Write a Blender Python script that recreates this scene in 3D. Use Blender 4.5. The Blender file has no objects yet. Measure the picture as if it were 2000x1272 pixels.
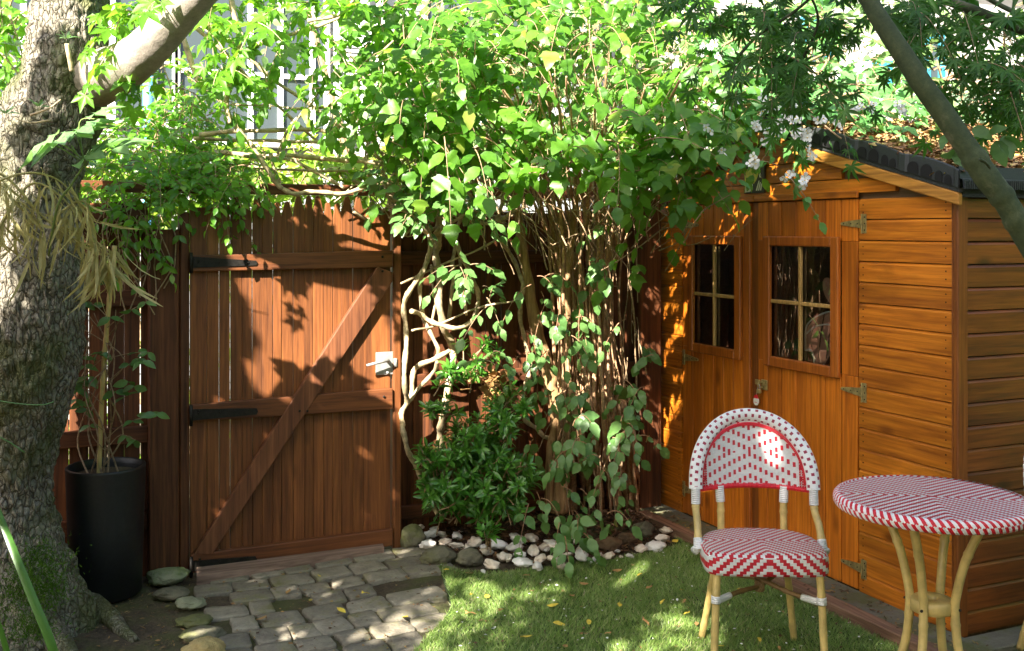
import bpy, math, random
import numpy as np
from mathutils import Vector, noise as mnoise
R = math.radians
SC = bpy.context.scene
COL = SC.collection

# ---------------------------------------------------------------- camera
CAMH, HZ, FPX, YAW = 1.6, 450.0, 2040.0, R(24)
CY, SY_ = math.cos(YAW), math.sin(YAW)
cd = bpy.data.cameras.new('camera'); cam = bpy.data.objects.new('camera', cd); COL.objects.link(cam)
cam.location = (0, 0, CAMH); cam.rotation_euler = (R(90), 0, -YAW)
cd.sensor_width = 36; cd.lens = FPX / 2000 * 36; cd.shift_y = -(636 - HZ) / 2000
cd.clip_start = 0.05; cd.clip_end = 500
SC.camera = cam
# ---------------------------------------------------------------- light
SUN = Vector((.60, .52, -.58)).normalized()          # direction the light travels
sun_el = math.asin(-SUN.z)
sd = bpy.data.lights.new('sun', 'SUN'); sun = bpy.data.objects.new('sun', sd); COL.objects.link(sun)
sun.rotation_euler = SUN.to_track_quat('-Z', 'Y').to_euler()
sun.location = (-6, -5, 8)
sd.energy = 5.0; sd.angle = R(.53); sd.color = (1, .93, .82)
wd = bpy.data.worlds.new('World'); SC.world = wd; wd.use_nodes = True
wn = wd.node_tree.nodes; wl = wd.node_tree.links
bg = wn['Background']; sk = wn.new('ShaderNodeTexSky'); sk.sky_type = 'NISHITA'
sk.sun_disc = False; sk.sun_elevation = sun_el
sk.sun_rotation = math.atan2(-SUN.x, -SUN.y)
sk.air_density = 1.0; sk.dust_density = 3.0; sk.ozone_density = 1.0
wl.new(sk.outputs[0], bg.inputs[0]); bg.inputs[1].default_value = .078
vs = SC.view_settings
SC.display_settings.display_device = 'sRGB'
vs.view_transform = 'Standard'; vs.look = 'None'; vs.gamma = 1; vs.use_curve_mapping = False
vs.exposure = 2.45
SC.cycles.max_bounces = 8; SC.cycles.diffuse_bounces = 4; SC.cycles.transmission_bounces = 6
SC.cycles.glossy_bounces = 3; SC.cycles.transparent_max_bounces = 8
SC.cycles.use_denoising = True
SC.cycles.caustics_reflective = False; SC.cycles.caustics_refractive = False
SC.cycles.sample_clamp_indirect = 6

# ---------------------------------------------------------------- pixel -> place
def W(px, py, d):
    a = (px - 1000) / FPX * d
    return np.array([a * CY + d * SY_, -a * SY_ + d * CY, CAMH - (py - HZ) / FPX * d])
def on_y(px, py, y):
    a = (px - 1000) / FPX; return W(px, py, y / (CY - a * SY_))
def on_x(px, py, x):
    a = (px - 1000) / FPX; return W(px, py, x / (a * CY + SY_))
def on_g(px, py, z=0.0):
    return W(px, py, (CAMH - z) * FPX / (py - HZ))

# ---------------------------------------------------------------- meshes
class Acc:
    """collects geometry; build() links it as one mesh object"""
    def __init__(s): s.v = []; s.f = []; s.m = []; s.n = 0; s.uv = []
    def add(s, verts, faces, mat=0, uv=None):
        verts = np.asarray(verts, float).reshape(-1, 3)
        s.v.append(verts)
        for f in faces:
            s.f.append([i + s.n for i in f]); s.m.append(mat)
            s.uv.append(uv)
        s.n += len(verts)
        return s
    def box(s, lo, hi, mat=0, ax=None):
        x0, y0, z0 = lo; x1, y1, z1 = hi
        v = [(x0,y0,z0),(x1,y0,z0),(x1,y1,z0),(x0,y1,z0),(x0,y0,z1),(x1,y0,z1),(x1,y1,z1),(x0,y1,z1)]
        f = [(0,3,2,1),(4,5,6,7),(0,1,5,4),(1,2,6,5),(2,3,7,6),(3,0,4,7)]
        return s.add(v, f, mat)
    def bbox(s, lo, hi, b=.004, mat=0):
        """box with chamfered edges"""
        lo, hi2 = np.minimum(lo, hi).astype(float), np.maximum(lo, hi).astype(float)
        b = min(b, *(abs(hi2 - lo) * .45))
        v = []; idx = {}
        for i in range(8):
            c = [(hi2 if i >> k & 1 else lo)[k] for k in range(3)]
            sg = [(-1 if i >> k & 1 else 1) for k in range(3)]
            for k in range(3):
                p = list(c)
                for j in range(3):
                    if j != k: p[j] += sg[j] * b
                idx[i, k] = len(v); v.append(p)
        f = []
        for k in range(3):
            a, c = [j for j in range(3) if j != k]
            for side in (0, 1):
                q = [side << k, side << k | 1 << a, side << k | 1 << a | 1 << c, side << k | 1 << c]
                q = [idx[i, k] for i in q]
                f.append(q if (side == 1) == (k != 1) else q[::-1])
        for k in range(3):                      # edges along axis k
            a, c = [j for j in range(3) if j != k]
            for sa in (0, 1):
                for sc in (0, 1):
                    i0 = sa << a | sc << c; i1 = i0 | 1 << k
                    f.append([idx[i0, a], idx[i1, a], idx[i1, c], idx[i0, c]])
        for i in range(8): f.append([idx[i, 0], idx[i, 1], idx[i, 2]])
        return s.add(v, f, mat)
    def tube(s, pts, rad, n=8, mat=0, cap=True):
        pts = np.asarray(pts, float); m = len(pts)
        rad = np.broadcast_to(np.asarray(rad, float), (m,))
        T = np.gradient(pts, axis=0); T /= np.linalg.norm(T, axis=1)[:, None] + 1e-12
        u = np.cross(T[0], (0, 0, 1.0))
        if np.linalg.norm(u) < .1: u = np.cross(T[0], (1.0, 0, 0))
        vs_ = []
        for i in range(m):
            u = u - T[i] * u.dot(T[i]); u /= np.linalg.norm(u) + 1e-12
            w = np.cross(T[i], u)
            a = np.arange(n) * 2 * math.pi / n
            vs_.append(pts[i] + rad[i] * (np.cos(a)[:, None] * u + np.sin(a)[:, None] * w))
        f = []
        for i in range(m - 1):
            for j in range(n):
                k = (j + 1) % n
                f.append((i*n+j, i*n+k, (i+1)*n+k, (i+1)*n+j))
        if cap: f.append(tuple(range(n))[::-1]); f.append(tuple((m-1)*n + j for j in range(n)))
        return s.add(np.concatenate(vs_), f, mat)
    def prism(s, poly, axis, a0, a1, mat=0):
        """poly: list of 2-D points in the plane of the other two axes (in xyz order)"""
        n = len(poly); v = []
        for a in (a0, a1):
            for p in poly:
                q = list(p); q.insert(axis, a); v.append(q)
        f = [tuple(range(n)), tuple(range(2*n-1, n-1, -1))] + [(i, i+n, (i+1) % n+n, (i+1) % n) for i in range(n)]
        return s.add(v, f, mat)
    def build(s, name, mats, parent=None, smooth=False, fixn=True, loc=None):
        me = bpy.data.meshes.new(name)
        V = np.concatenate(s.v) if s.v else np.zeros((0, 3))
        off = np.zeros(3)
        if loc is not None: off = np.array(loc, float); V = V - off
        me.from_pydata(V.tolist(), [], s.f)
        if not isinstance(mats, (list, tuple)): mats = [mats]
        for m in mats: me.materials.append(m)
        me.polygons.foreach_set('material_index', s.m)
        if smooth: me.polygons.foreach_set('use_smooth', [True] * len(s.f))
        if fixn:
            import bmesh
            bm = bmesh.new(); bm.from_mesh(me); bmesh.ops.recalc_face_normals(bm, faces=bm.faces); bm.to_mesh(me); bm.free()
        me.update()
        o = bpy.data.objects.new(name, me); COL.objects.link(o)
        if loc is not None: o.location = off
        if parent is not None: par(o, parent)
        return o
def par(o, parent):
    o.parent = parent
    L = o.location.copy()
    # all roots are unrotated at creation; children keep world place
    q = parent; off = Vector((0, 0, 0))
    while q is not None: off += q.location; q = q.parent
    o.location = L - off
def tag(o, label=None, cat=None, group=None, kind=None):
    if label: o['label'] = label
    if cat: o['category'] = cat
    if group: o['group'] = group
    if kind: o['kind'] = kind
    return o
def thing(name, loc, label, cat, group=None):
    o = bpy.data.objects.new(name, None); COL.objects.link(o); o.location = [float(c) for c in loc]
    return tag(o, label, cat, group)
def copy_tree(o, parent=None):
    c = o.copy(); COL.objects.link(c)
    if parent is not None: c.parent = parent
    for ch in list(o.children): copy_tree(ch, c)
    return c
def smoothline(pts, k=6):
    """Catmull-Rom through the points"""
    P = np.asarray(pts, float); P = np.vstack([2*P[0]-P[1], P, 2*P[-1]-P[-2]]); out = []
    for i in range(1, len(P) - 2):
        for t in np.arange(k) / k:
            a, b, c, d = P[i-1:i+3]
            out.append(.5*((2*b) + (c-a)*t + (2*a-5*b+4*c-d)*t*t + (3*b-a-3*c+d)*t**3))
    out.append(P[-2]); return np.array(out)
def unit(v):
    v = np.asarray(v, float); return v / (np.linalg.norm(v, axis=-1, keepdims=True) + 1e-12)
def fbm(p, s, o=4): return mnoise.fractal(Vector((p[0]*s, p[1]*s, p[2]*s)), 1.0, 2.0, o)

# ---------------------------------------------------------------- materials
def M(name):
    m = bpy.data.materials.new(name); m.use_nodes = True
    nt = m.node_tree; return m, nt, nt.nodes['Principled BSDF']
def N(nt, t, **kw):
    n = nt.nodes.new('ShaderNode' + t)
    for k, v in kw.items():
        if k in n.inputs: n.inputs[k].default_value = v
        else: setattr(n, k, v)
    return n
def ramp(nt, fac, stops):
    r = N(nt, 'ValToRGB'); nt.links.new(fac, r.inputs[0]); e = r.color_ramp.elements
    e[0].position, e[0].color = stops[0][0], (*stops[0][1], 1); e[1].position, e[1].color = stops[-1][0], (*stops[-1][1], 1)
    for p, c in stops[1:-1]:
        q = e.new(p); q.color = (*c, 1)
    return r.outputs[0]
def mixc(nt, fac, a, b, mode='MIX'):
    m = N(nt, 'Mix', data_type='RGBA', blend_type=mode)
    for s, v in ((0, fac), (6, a), (7, b)):
        if hasattr(v, 'links') or hasattr(v, 'is_linked'): nt.links.new(v, m.inputs[s])
        else: m.inputs[s].default_value = v if s == 0 else (*v, 1)
    return m.outputs[2]
def math_(nt, op, a, b=0.0, c=None):
    m = N(nt, 'Math', operation=op)
    for i, v in enumerate((a, b) if c is None else (a, b, c)):
        if hasattr(v, 'is_linked'): nt.links.new(v, m.inputs[i])
        else: m.inputs[i].default_value = v
    return m.outputs[0]
def noise_(nt, vec, scale, detail=4, rough=.55, dist=0):
    n = N(nt, 'TexNoise'); n.inputs['Scale'].default_value = scale; n.inputs['Detail'].default_value = detail
    n.inputs['Roughness'].default_value = rough; n.inputs['Distortion'].default_value = dist
    if vec is not None: nt.links.new(vec, n.inputs['Vector'])
    return n.outputs[0]
def coords(nt, scale=(1, 1, 1)):
    g = N(nt, 'NewGeometry'); mp = N(nt, 'Mapping'); nt.links.new(g.outputs['Position'], mp.inputs[0])
    mp.inputs['Scale'].default_value = scale
    ri = N(nt, 'NewGeometry')
    # every separate board gets its own stretch of grain
    cb = N(nt, 'CombineXYZ'); k = math_(nt, 'MULTIPLY', ri.outputs['Random Per Island'], 37.0)
    for i in range(3): nt.links.new(k, cb.inputs[i])
    ad = N(nt, 'VectorMath', operation='ADD'); nt.links.new(mp.outputs[0], ad.inputs[0]); nt.links.new(cb.outputs[0], ad.inputs[1])
    return ad.outputs[0], ri.outputs['Random Per Island']
def bump(nt, h, st, dist, bs):
    b = N(nt, 'Bump'); b.inputs['Strength'].default_value = st; b.inputs['Distance'].default_value = dist
    nt.links.new(h, b.inputs['Height']); nt.links.new(b.outputs[0], bs.inputs['Normal'])
def wood(name, dark, mid, light, axis, rough=.45, var=.35, knots=True, spec=.5, stain=.25):
    m, nt, bs = M(name); sc = [26, 26, 26]; sc[axis] = 1.6
    v, isl = coords(nt, sc)
    g = noise_(nt, v, 1.0, 6, .65, .6)
    sc2 = [90, 90, 90]; sc2[axis] = 3
    v2, _ = coords(nt, sc2); fine = noise_(nt, v2, 1.0, 3, .6)
    c = ramp(nt, g, [(.36, dark), (.5, mid), (.64, light)])
    c = mixc(nt, .38, c, ramp(nt, fine, [(.36, tuple(x*.6 for x in dark)), (.62, light)]))
    f = math_(nt, 'MULTIPLY_ADD', isl, var, 1 - var * .5)
    hs = N(nt, 'HueSaturation'); nt.links.new(f, hs.inputs['Value']); nt.links.new(c, hs.inputs['Color'])
    c = hs.outputs[0]
    # water stains and wear patches
    sc3 = [3.0, 3.0, 3.0]; sc3[axis] = .9
    v3, _ = coords(nt, sc3); pt = noise_(nt, v3, 1.6, 5, .6, .4)
    c = mixc(nt, ramp(nt, pt, [(.50, (0, 0, 0)), (.72, (stain,)*3)]), c, tuple(x*.30 for x in mid))
    if knots:
        sk_ = [9, 9, 9]; sk_[axis] = 4.5
        v4, _ = coords(nt, sk_); vo = N(nt, 'TexVoronoi'); nt.links.new(v4, vo.inputs['Vector']); vo.inputs['Scale'].default_value = .55
        c = mixc(nt, ramp(nt, vo.outputs['Distance'], [(.0, (.9,)*3), (.05, (.8,)*3), (.15, (0, 0, 0))]), c, tuple(x*.5 for x in dark))
    nt.links.new(c, bs.inputs['Base Color'])
    rr = ramp(nt, g, [(.3, (rough+.1,)*3), (.7, (rough-.08,)*3)]); nt.links.new(rr, bs.inputs['Roughness'])
    bs.inputs['Specular IOR Level'].default_value = spec
    h = math_(nt, 'ADD', g, fine); bump(nt, h, .35, .002, bs)
    return m
def leafmat(name, a, b, trans, rough=.42, tw=.42, spec=.5, yellow=None):
    """a..b leaf colours by leaf, trans = colour of light coming through"""
    m, nt, bs = M(name)
    g = N(nt, 'NewGeometry'); isl = g.outputs['Random Per Island']
    st = [(.0, a), (.9, b)] if yellow is None else [(.0, a), (.93, b), (.96, yellow), (1, yellow)]
    c = ramp(nt, isl, st)
    mp = N(nt, 'Mapping'); nt.links.new(g.outputs['Position'], mp.inputs[0])
    n1 = noise_(nt, mp.outputs[0], 60, 3)
    c = mixc(nt, .22, c, ramp(nt, n1, [(.3, tuple(x*.5 for x in a)), (.7, tuple(min(1, x*1.5) for x in b))]))
    nt.links.new(c, bs.inputs['Base Color']); bs.inputs['Roughness'].default_value = rough
    bs.inputs['Specular IOR Level'].default_value = spec
    tr = N(nt, 'BsdfTranslucent'); hs = N(nt, 'HueSaturation'); hs.inputs['Color'].default_value = (*trans, 1)
    nt.links.new(math_(nt, 'MULTIPLY_ADD', isl, .5, .75), hs.inputs['Value']); nt.links.new(hs.outputs[0], tr.inputs[0])
    mx = N(nt, 'MixShader'); mx.inputs[0].default_value = tw
    nt.links.new(bs.outputs[0], mx.inputs[1]); nt.links.new(tr.outputs[0], mx.inputs[2])
    nt.links.new(mx.outputs[0], nt.nodes['Material Output'].inputs[0])
    bump(nt, n1, .25, .003, bs)
    return m
def plain(name, col, rough=.5, metal=0, ns=30, nv=.25, bmp=.1, spec=.5):
    m, nt, bs = M(name); v, _ = coords(nt)
    n = noise_(nt, v, ns, 5)
    c = ramp(nt, n, [(.3, tuple(x*(1-nv) for x in col)), (.7, tuple(min(1, x*(1+nv)) for x in col))])
    nt.links.new(c, bs.inputs['Base Color']); bs.inputs['Roughness'].default_value = rough; bs.inputs['Metallic'].default_value = metal
    bs.inputs['Specular IOR Level'].default_value = spec
    if bmp: bump(nt, n, bmp, .004, bs)
    return m
def rock(name, dark, mid, light, ns=14, moss=None, mossamt=.5, bs_=.6, bd=.01, rough=.85):
    m, nt, bs = M(name); v, isl = coords(nt)
    n = noise_(nt, v, ns, 8, .65); n2 = noise_(nt, v, ns * 5, 4, .7)
    c = ramp(nt, n, [(.3, dark), (.5, mid), (.7, light)])
    c = mixc(nt, .3, c, ramp(nt, n2, [(.3, dark), (.7, light)]))
    hs = N(nt, 'HueSaturation'); nt.links.new(math_(nt, 'MULTIPLY_ADD', isl, .5, .75), hs.inputs['Value']); nt.links.new(c, hs.inputs['Color']); c = hs.outputs[0]
    if moss:
        n3 = noise_(nt, v, ns * .5, 6, .7)
        c = mixc(nt, ramp(nt, n3, [(mossamt - .06, (0, 0, 0)), (mossamt + .08, (.9,)*3)]), c, moss)
    nt.links.new(c, bs.inputs['Base Color']); bs.inputs['Roughness'].default_value = rough
    bump(nt, math_(nt, 'ADD', n, n2), bs_, bd, bs)
    return m

MT = {}
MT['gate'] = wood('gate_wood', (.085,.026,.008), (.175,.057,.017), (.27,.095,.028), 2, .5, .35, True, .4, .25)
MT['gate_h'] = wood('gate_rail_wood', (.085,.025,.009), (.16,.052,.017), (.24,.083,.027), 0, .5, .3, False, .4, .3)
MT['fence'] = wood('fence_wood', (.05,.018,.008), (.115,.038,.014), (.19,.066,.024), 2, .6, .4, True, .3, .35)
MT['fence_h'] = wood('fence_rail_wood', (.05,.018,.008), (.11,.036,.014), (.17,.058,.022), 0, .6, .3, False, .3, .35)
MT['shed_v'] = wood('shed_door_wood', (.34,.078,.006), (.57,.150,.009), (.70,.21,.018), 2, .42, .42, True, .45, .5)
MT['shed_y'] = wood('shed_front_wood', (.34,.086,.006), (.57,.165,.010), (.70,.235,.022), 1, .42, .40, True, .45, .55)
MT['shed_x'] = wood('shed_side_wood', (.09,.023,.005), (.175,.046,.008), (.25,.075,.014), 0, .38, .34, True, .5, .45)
MT['shed_post'] = wood('shed_post_wood', (.14,.036,.006), (.22,.062,.010), (.30,.095,.018), 2, .4, .1, False, .5, .3)
MT['shed_frame'] = wood('shed_frame_wood', (.24,.056,.006), (.40,.10,.010), (.50,.145,.018), 2, .38, .12, False, .5, .25)
MT['glazing'] = wood('glazing_bar_wood', (.35,.2,.06), (.5,.29,.09), (.6,.36,.13), 2, .5, .1, False)
MT['barge'] = wood('barge_wood', (.30,.12,.02), (.58,.25,.04), (.68,.33,.07), 1, .5, .1, True, .4, .8)
MT['sleeper'] = wood('sleeper_wood', (.10,.055,.035), (.22,.12,.075), (.33,.19,.12), 1, .8, .2, False, .2, .6)
MT['black'] = plain('black_plastic', (.028,.030,.032), .5, 0, 200, .3, .1)
MT['pot'] = plain('pot_black_resin', (.010,.011,.012), .5, 0, 60, .3, .1)
MT['iron'] = plain('black_iron', (.02,.017,.014), .55, .6, 60, .4, .2)
MT['brass'] = plain('dull_brass', (.42,.33,.14), .5, .65, 50, .4, .15)
MT['steel'] = plain('worn_steel', (.34,.34,.33), .45, .35, 40, .2, .1)
MT['whitepaint'] = plain('white_paint', (.78,.78,.76), .5, 0, 8, .08, .05)
MT['bamboo'] = plain('bamboo_cane', (.58,.42,.15), .35, 0, 18, .25, .05)
MT['cane_br'] = plain('brown_cane', (.22,.13,.05), .5, 0, 18, .25, .1)
MT['twig'] = plain('twig_bark', (.30,.20,.11), .75, 0, 60, .5, .4)
MT['twig_r'] = plain('red_brown_stem_bark', (.32,.17,.09), .75, 0, 50, .5, .4)
MT['vine'] = plain('pale_vine_bark', (.44,.34,.20), .7, 0, 35, .45, .5)
MT['stem_g'] = plain('green_stem', (.16,.22,.05), .6, 0, 50, .3, .1)
MT['white_wrap'] = plain('white_plastic_strand', (.82,.82,.80), .3, 0, 20, .05, .02)
# ================================================================ SETTING: ground
def soilmat(name='soil'):
    m, nt, bs = M(name); v, _ = coords(nt)
    n = noise_(nt, v, 7, 8, .7); n2 = noise_(nt, v, 55, 5, .7); n3 = noise_(nt, v, 2.4, 6, .65)
    c = ramp(nt, n, [(.3, (.035,.024,.015)), (.5, (.07,.05,.03)), (.7, (.13,.10,.06))])
    c = mixc(nt, .45, c, ramp(nt, n2, [(.35, (.02,.013,.008)), (.7, (.19,.14,.075))]))
    c = mixc(nt, ramp(nt, n3, [(.5, (0,0,0)), (.62, (.8,)*3)]), c, (.075,.085,.02))
    nt.links.new(c, bs.inputs['Base Color']); bs.inputs['Roughness'].default_value = .95
    bump(nt, math_(nt, 'ADD', n, n2), .9, .015, bs); return m
MT['soil'] = soilmat()
def sheet(name, mat, x0, x1, y0, y1, fz, nx, ny):
    xs = np.linspace(x0, x1, nx); ys = np.linspace(y0, y1, ny); a = Acc()
    v = [(x, y, fz(x, y)) for y in ys for x in xs]
    f = [(j*nx+i, j*nx+i+1, (j+1)*nx+i+1, (j+1)*nx+i) for j in range(ny-1) for i in range(nx-1)]
    a.add(v, f); return a.build(name, mat, smooth=True, fixn=False)
a = Acc(); a.add([(-150,-150,-.06),(150,-150,-.06),(150,150,-.06),(-150,150,-.06)], [(0,1,2,3)])
tag(a.build('ground', MT['soil'], fixn=False), 'bare brown soil that the garden stands on', kind='structure')
def soil_z(x, y):
    e = .012*fbm((x, y, 0), 2.2) + .006*fbm((x, y, 5), 9)
    r = max(0, min(1, (y - 4.55) / .35)) * max(0, min(1, (x - 1.75) / .3)) * max(0, min(1, (3.1-x)/.1))
    return -.012 + e + r * .035
tag(sheet('soil', MT['soil'], -3, 6, 1.2, 6.0, soil_z, 220, 150), 'trodden brown soil with moss and litter beside the path', kind='structure')

# scattered litter -------------------------------------------------------------
def flat_leaf(w=.5, k=5, curl=.15):
    t = np.linspace(0, 1, k); v = []; f = []
    for i, q in enumerate(t):
        ww = w * math.sin(math.pi * min(1, q*.95+.03)) ** .8
        v += [(-ww/2, q, curl*ww*1.2 + .18*curl*math.sin(q*5)), (0, q, curl*q*q), (ww/2, q, curl*ww)]
    for i in range(k-1):
        b = i*3; f += [(b, b+1, b+4, b+3), (b+1, b+2, b+5, b+4)]
    return np.array(v), f
def scatter(name, tmpls, O, D, Nn, S, mats, parent=None, mi=None, smooth=True, seed=0):
    """one mesh of many copies of small templates; O origins, D tip directions, Nn normals, S sizes"""
    rg = np.random.default_rng(seed); n = len(O)
    D = unit(D); Nn = unit(Nn - D * (Nn*D).sum(1)[:, None]); X = np.cross(D, Nn)
    pick = rg.integers(0, len(tmpls), n); mi = np.zeros(n, int) if mi is None else np.asarray(mi)
    Vs, loops, sizes, mids = [], [], [], []; base = 0
    for ti, (tv, tf) in enumerate(tmpls):
        k = np.where(pick == ti)[0]
        if not len(k): continue
        v = O[k][:, None] + S[k][:, None, None] * (tv[None, :, 0:1]*X[k][:, None] + tv[None, :, 1:2]*D[k][:, None] + tv[None, :, 2:3]*Nn[k][:, None])
        Vs.append(v.reshape(-1, 3)); nv = len(tv)
        lf = np.concatenate([np.array(f) for f in tf]); ls = np.array([len(f) for f in tf])
        loops.append((lf[None] + (base + np.arange(len(k))[:, None]*nv)).ravel())
        sizes.append(np.tile(ls, len(k))); mids.append(np.repeat(mi[k], len(ls)))
        base += nv*len(k)
    V = np.concatenate(Vs); L = np.concatenate(loops).astype(np.int32); Z = np.concatenate(sizes); Q = np.concatenate(mids)
    me = bpy.data.meshes.new(name); me.vertices.add(len(V)); me.vertices.foreach_set('co', V.ravel())
    me.loops.add(len(L)); me.loops.foreach_set('vertex_index', L)
    me.polygons.add(len(Z)); me.polygons.foreach_set('loop_start', np.concatenate([[0], np.cumsum(Z)[:-1]]).astype(np.int32))
    if not isinstance(mats, (list, tuple)): mats = [mats]
    for m in mats: me.materials.append(m)
    me.polygons.foreach_set('material_index', Q.astype(np.int32)); me.polygons.foreach_set('use_smooth', np.full(len(Z), smooth))
    me.update(calc_edges=True); me.validate()
    o = bpy.data.objects.new(name, me); COL.objects.link(o)
    if parent is not None: par(o, parent)
    return o
def isl_mat(name, stops, rough=.8, trans=None):
    m, nt, bs = M(name); g = N(nt, 'NewGeometry')
    c = ramp(nt, g.outputs['Random Per Island'], stops); v, _ = coords(nt)
    n = noise_(nt, v, 90, 3); hs = N(nt, 'HueSaturation'); nt.links.new(math_(nt, 'MULTIPLY_ADD', n, .8, .6), hs.inputs['Value']); nt.links.new(c, hs.inputs['Color'])
    nt.links.new(hs.outputs[0], bs.inputs['Base Color']); bs.inputs['Roughness'].default_value = rough
    bs.inputs['Specular IOR Level'].default_value = .25
    return m
MT['litter'] = isl_mat('leaf_litter', [(0, (.06,.035,.02)), (.35, (.15,.09,.045)), (.6, (.26,.15,.06)), (.8, (.36,.24,.10)), (.93, (.17,.15,.05)), (1, (.48,.36,.05))])
MT['chips'] = isl_mat('bark_chips', [(0, (.03,.018,.012)), (.4, (.085,.045,.026)), (.75, (.16,.085,.045)), (1, (.30,.16,.07))])
MT['yleaf'] = isl_mat('yellow_leaf', [(0, (.62,.44,.03)), (.5, (.70,.52,.06)), (1, (.52,.40,.10))], .6)
MT['bleaf'] = isl_mat('brown_leaf', [(0, (.22,.11,.04)), (.5, (.36,.20,.07)), (1, (.45,.30,.13))], .7)
def inpoly(P, x, y):
    c = False; j = len(P)-1
    for i in range(len(P)):
        if (P[i][1] > y) != (P[j][1] > y) and x < (P[j][0]-P[i][0])*(y-P[i][1])/(P[j][1]-P[i][1])+P[i][0]: c = not c
        j = i
    return c
G2 = lambda pts: [tuple(on_g(*p)[:2]) for p in pts]
LAWN = G2([(858,1108),(905,1122),(960,1124),(1060,1116),(1110,1108),(1180,1100),(1250,1088),(1320,1070),(1345,1056)]) + [(2.96,4.6),(2.96,2.2),(1.0,2.2)] + G2([(700,1500),(800,1288),(835,1248),(868,1212),(882,1185),(872,1150)])
PATH = G2([(398,1100),(600,1082),(790,1058),(850,1085),(866,1110),(872,1150),(880,1185),(866,1212),(832,1248),(798,1288),(700,1500)]) + [(1.05,2.2),(.45,2.2)] + G2([(418,1330),(425,1200)])
BED = G2([(800,1040),(860,1075),(950,1100),(1060,1100),(1180,1085),(1290,1065),(1320,1040)]) + [(2.98,5.28),(1.62,5.2)]
def rand_in(poly, n, rg):
    P = np.array(poly); lo, hi = P.min(0), P.max(0); out = []
    while len(out) < n:
        x, y = rg.uniform(lo, hi)
        if inpoly(poly, x, y): out.append((x, y))
    return np.array(out)
rg = np.random.default_rng(3)
def lay(xy, z, rg, tilt=.35):
    n = len(xy); O = np.c_[xy, z]; a = rg.uniform(0, 2*math.pi, n)
    D = np.c_[np.cos(a), np.sin(a), rg.normal(0, tilt*.5, n)]; Nn = np.c_[rg.normal(0, tilt, (n, 2)), np.ones(n)]
    return O, D, Nn
leafT = [flat_leaf(.5, 5, .15), flat_leaf(.35, 5, .3), flat_leaf(.65, 5, -.1)]
chipT = [flat_leaf(.25, 3, .05), flat_leaf(.4, 3, .1), flat_leaf(.12, 3, 0)]
xy = rand_in(BED, 5200, rg); O, D, Nn = lay(xy, [soil_z(*p)+.006+rg.uniform(0,.012) for p in xy], rg, .5)
tag(scatter('bark_mulch', chipT+leafT[:1], O, D, Nn, rg.uniform(.012,.045,len(O)), [MT['chips']], seed=1), 'dark bark mulch and dry leaves covering the planting bed', 'mulch', kind='stuff')
SOILP = [(-2.2, 2.6), (.5, 2.6), (.62, 3.6), (.66, 5.0), (-2.2, 5.1)]
xy = rand_in(SOILP, 5200, rg); O, D, Nn = lay(xy, [soil_z(*p)+.004+rg.uniform(0,.006) for p in xy], rg, .4)
tag(scatter('soil_litter', chipT, O, D, Nn, rg.uniform(.006,.028,len(O)), [MT['litter']], seed=2), 'small brown leaf crumbs and twigs strewn over bare soil', 'leaf litter', kind='stuff')
# ---------------------------------------------------------------- lawn
m, nt, bs = M('turf_backing'); v, _ = coords(nt)
nt.links.new(ramp(nt, noise_(nt, v, 30, 4), [(.3, (.02,.04,.01)), (.7, (.05,.085,.02))]), bs.inputs['Base Color']); bs.inputs['Roughness'].default_value = 1
MT['turf'] = m
a = Acc(); n = len(LAWN); a.add([(x, y, .008) for x, y in LAWN] + [(x, y, -.03) for x, y in LAWN], [tuple(range(n))] + [(i, (i+1) % n, (i+1) % n+n, i+n) for i in range(n)])
tag(a.build('lawn', MT['turf']), 'green artificial lawn between the cobbles and the timber edging', kind='structure')
m, nt, bs = M('turf_blades'); g = N(nt, 'NewGeometry')
c = ramp(nt, g.outputs['Random Per Island'], [(0, (.14,.24,.045)), (.4, (.22,.36,.07)), (.7, (.31,.45,.11)), (.84, (.42,.54,.18)), (.92, (.44,.42,.20)), (1, (.50,.46,.26))])
v, _ = coords(nt); g2 = N(nt, 'NewGeometry'); pn = noise_(nt, g2.outputs['Position'], 5, 4)
c = mixc(nt, ramp(nt, pn, [(.4, (0,0,0)), (.65, (.5,)*3)]), c, (.13,.22,.04))
nt.links.new(c, bs.inputs['Base Color']); bs.inputs['Roughness'].default_value = .45
tr = N(nt, 'BsdfTranslucent'); nt.links.new(c, tr.inputs[0]); mx = N(nt, 'MixShader'); mx.inputs[0].default_value = .3
nt.links.new(bs.outputs[0], mx.inputs[1]); nt.links.new(tr.outputs[0], mx.inputs[2]); nt.links.new(mx.outputs[0], nt.nodes['Material Output'].inputs[0])
MT['blade'] = m
rg = np.random.default_rng(5)
LV = [p for p in LAWN if p[1] > 2.6]; xy = rand_in([(1.1,2.9)] + [p for p in LAWN if p[1] > 2.3][0:] , 10, rg)
xy = rand_in(LAWN, 150000, rg); xy = xy[(xy[:,0]*CY - xy[:,1]*SY_) / (xy[:,0]*SY_ + xy[:,1]*CY) < .55]; xy = xy[(xy[:,0]*SY_ + xy[:,1]*CY) > 3.7]
n = len(xy); th = np.array([fbm((x, y, 9), 3.5, 2) for x, y in xy]) * 4
th += rg.normal(0, 1.4, n); ln = rg.uniform(.25, 1.0, n)
D = np.c_[np.cos(th)*ln, np.sin(th)*ln, np.ones(n)*.75]; Nn = np.c_[rg.normal(0, 1, (n, 2)), rg.uniform(0, .5, n)]
bl = (np.array([(-.045,0,0),(.045,0,0),(.035,.55,.03),(-.035,.55,.03),(0,1,.16)]), [(0,1,2,3),(3,2,4)])
tag(scatter('grass', [bl], np.c_[xy, np.full(n, .008)], D, Nn, rg.uniform(.014,.030,n), [MT['blade']], seed=3), 'short curly blades of green artificial grass', 'grass', kind='stuff')
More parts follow.
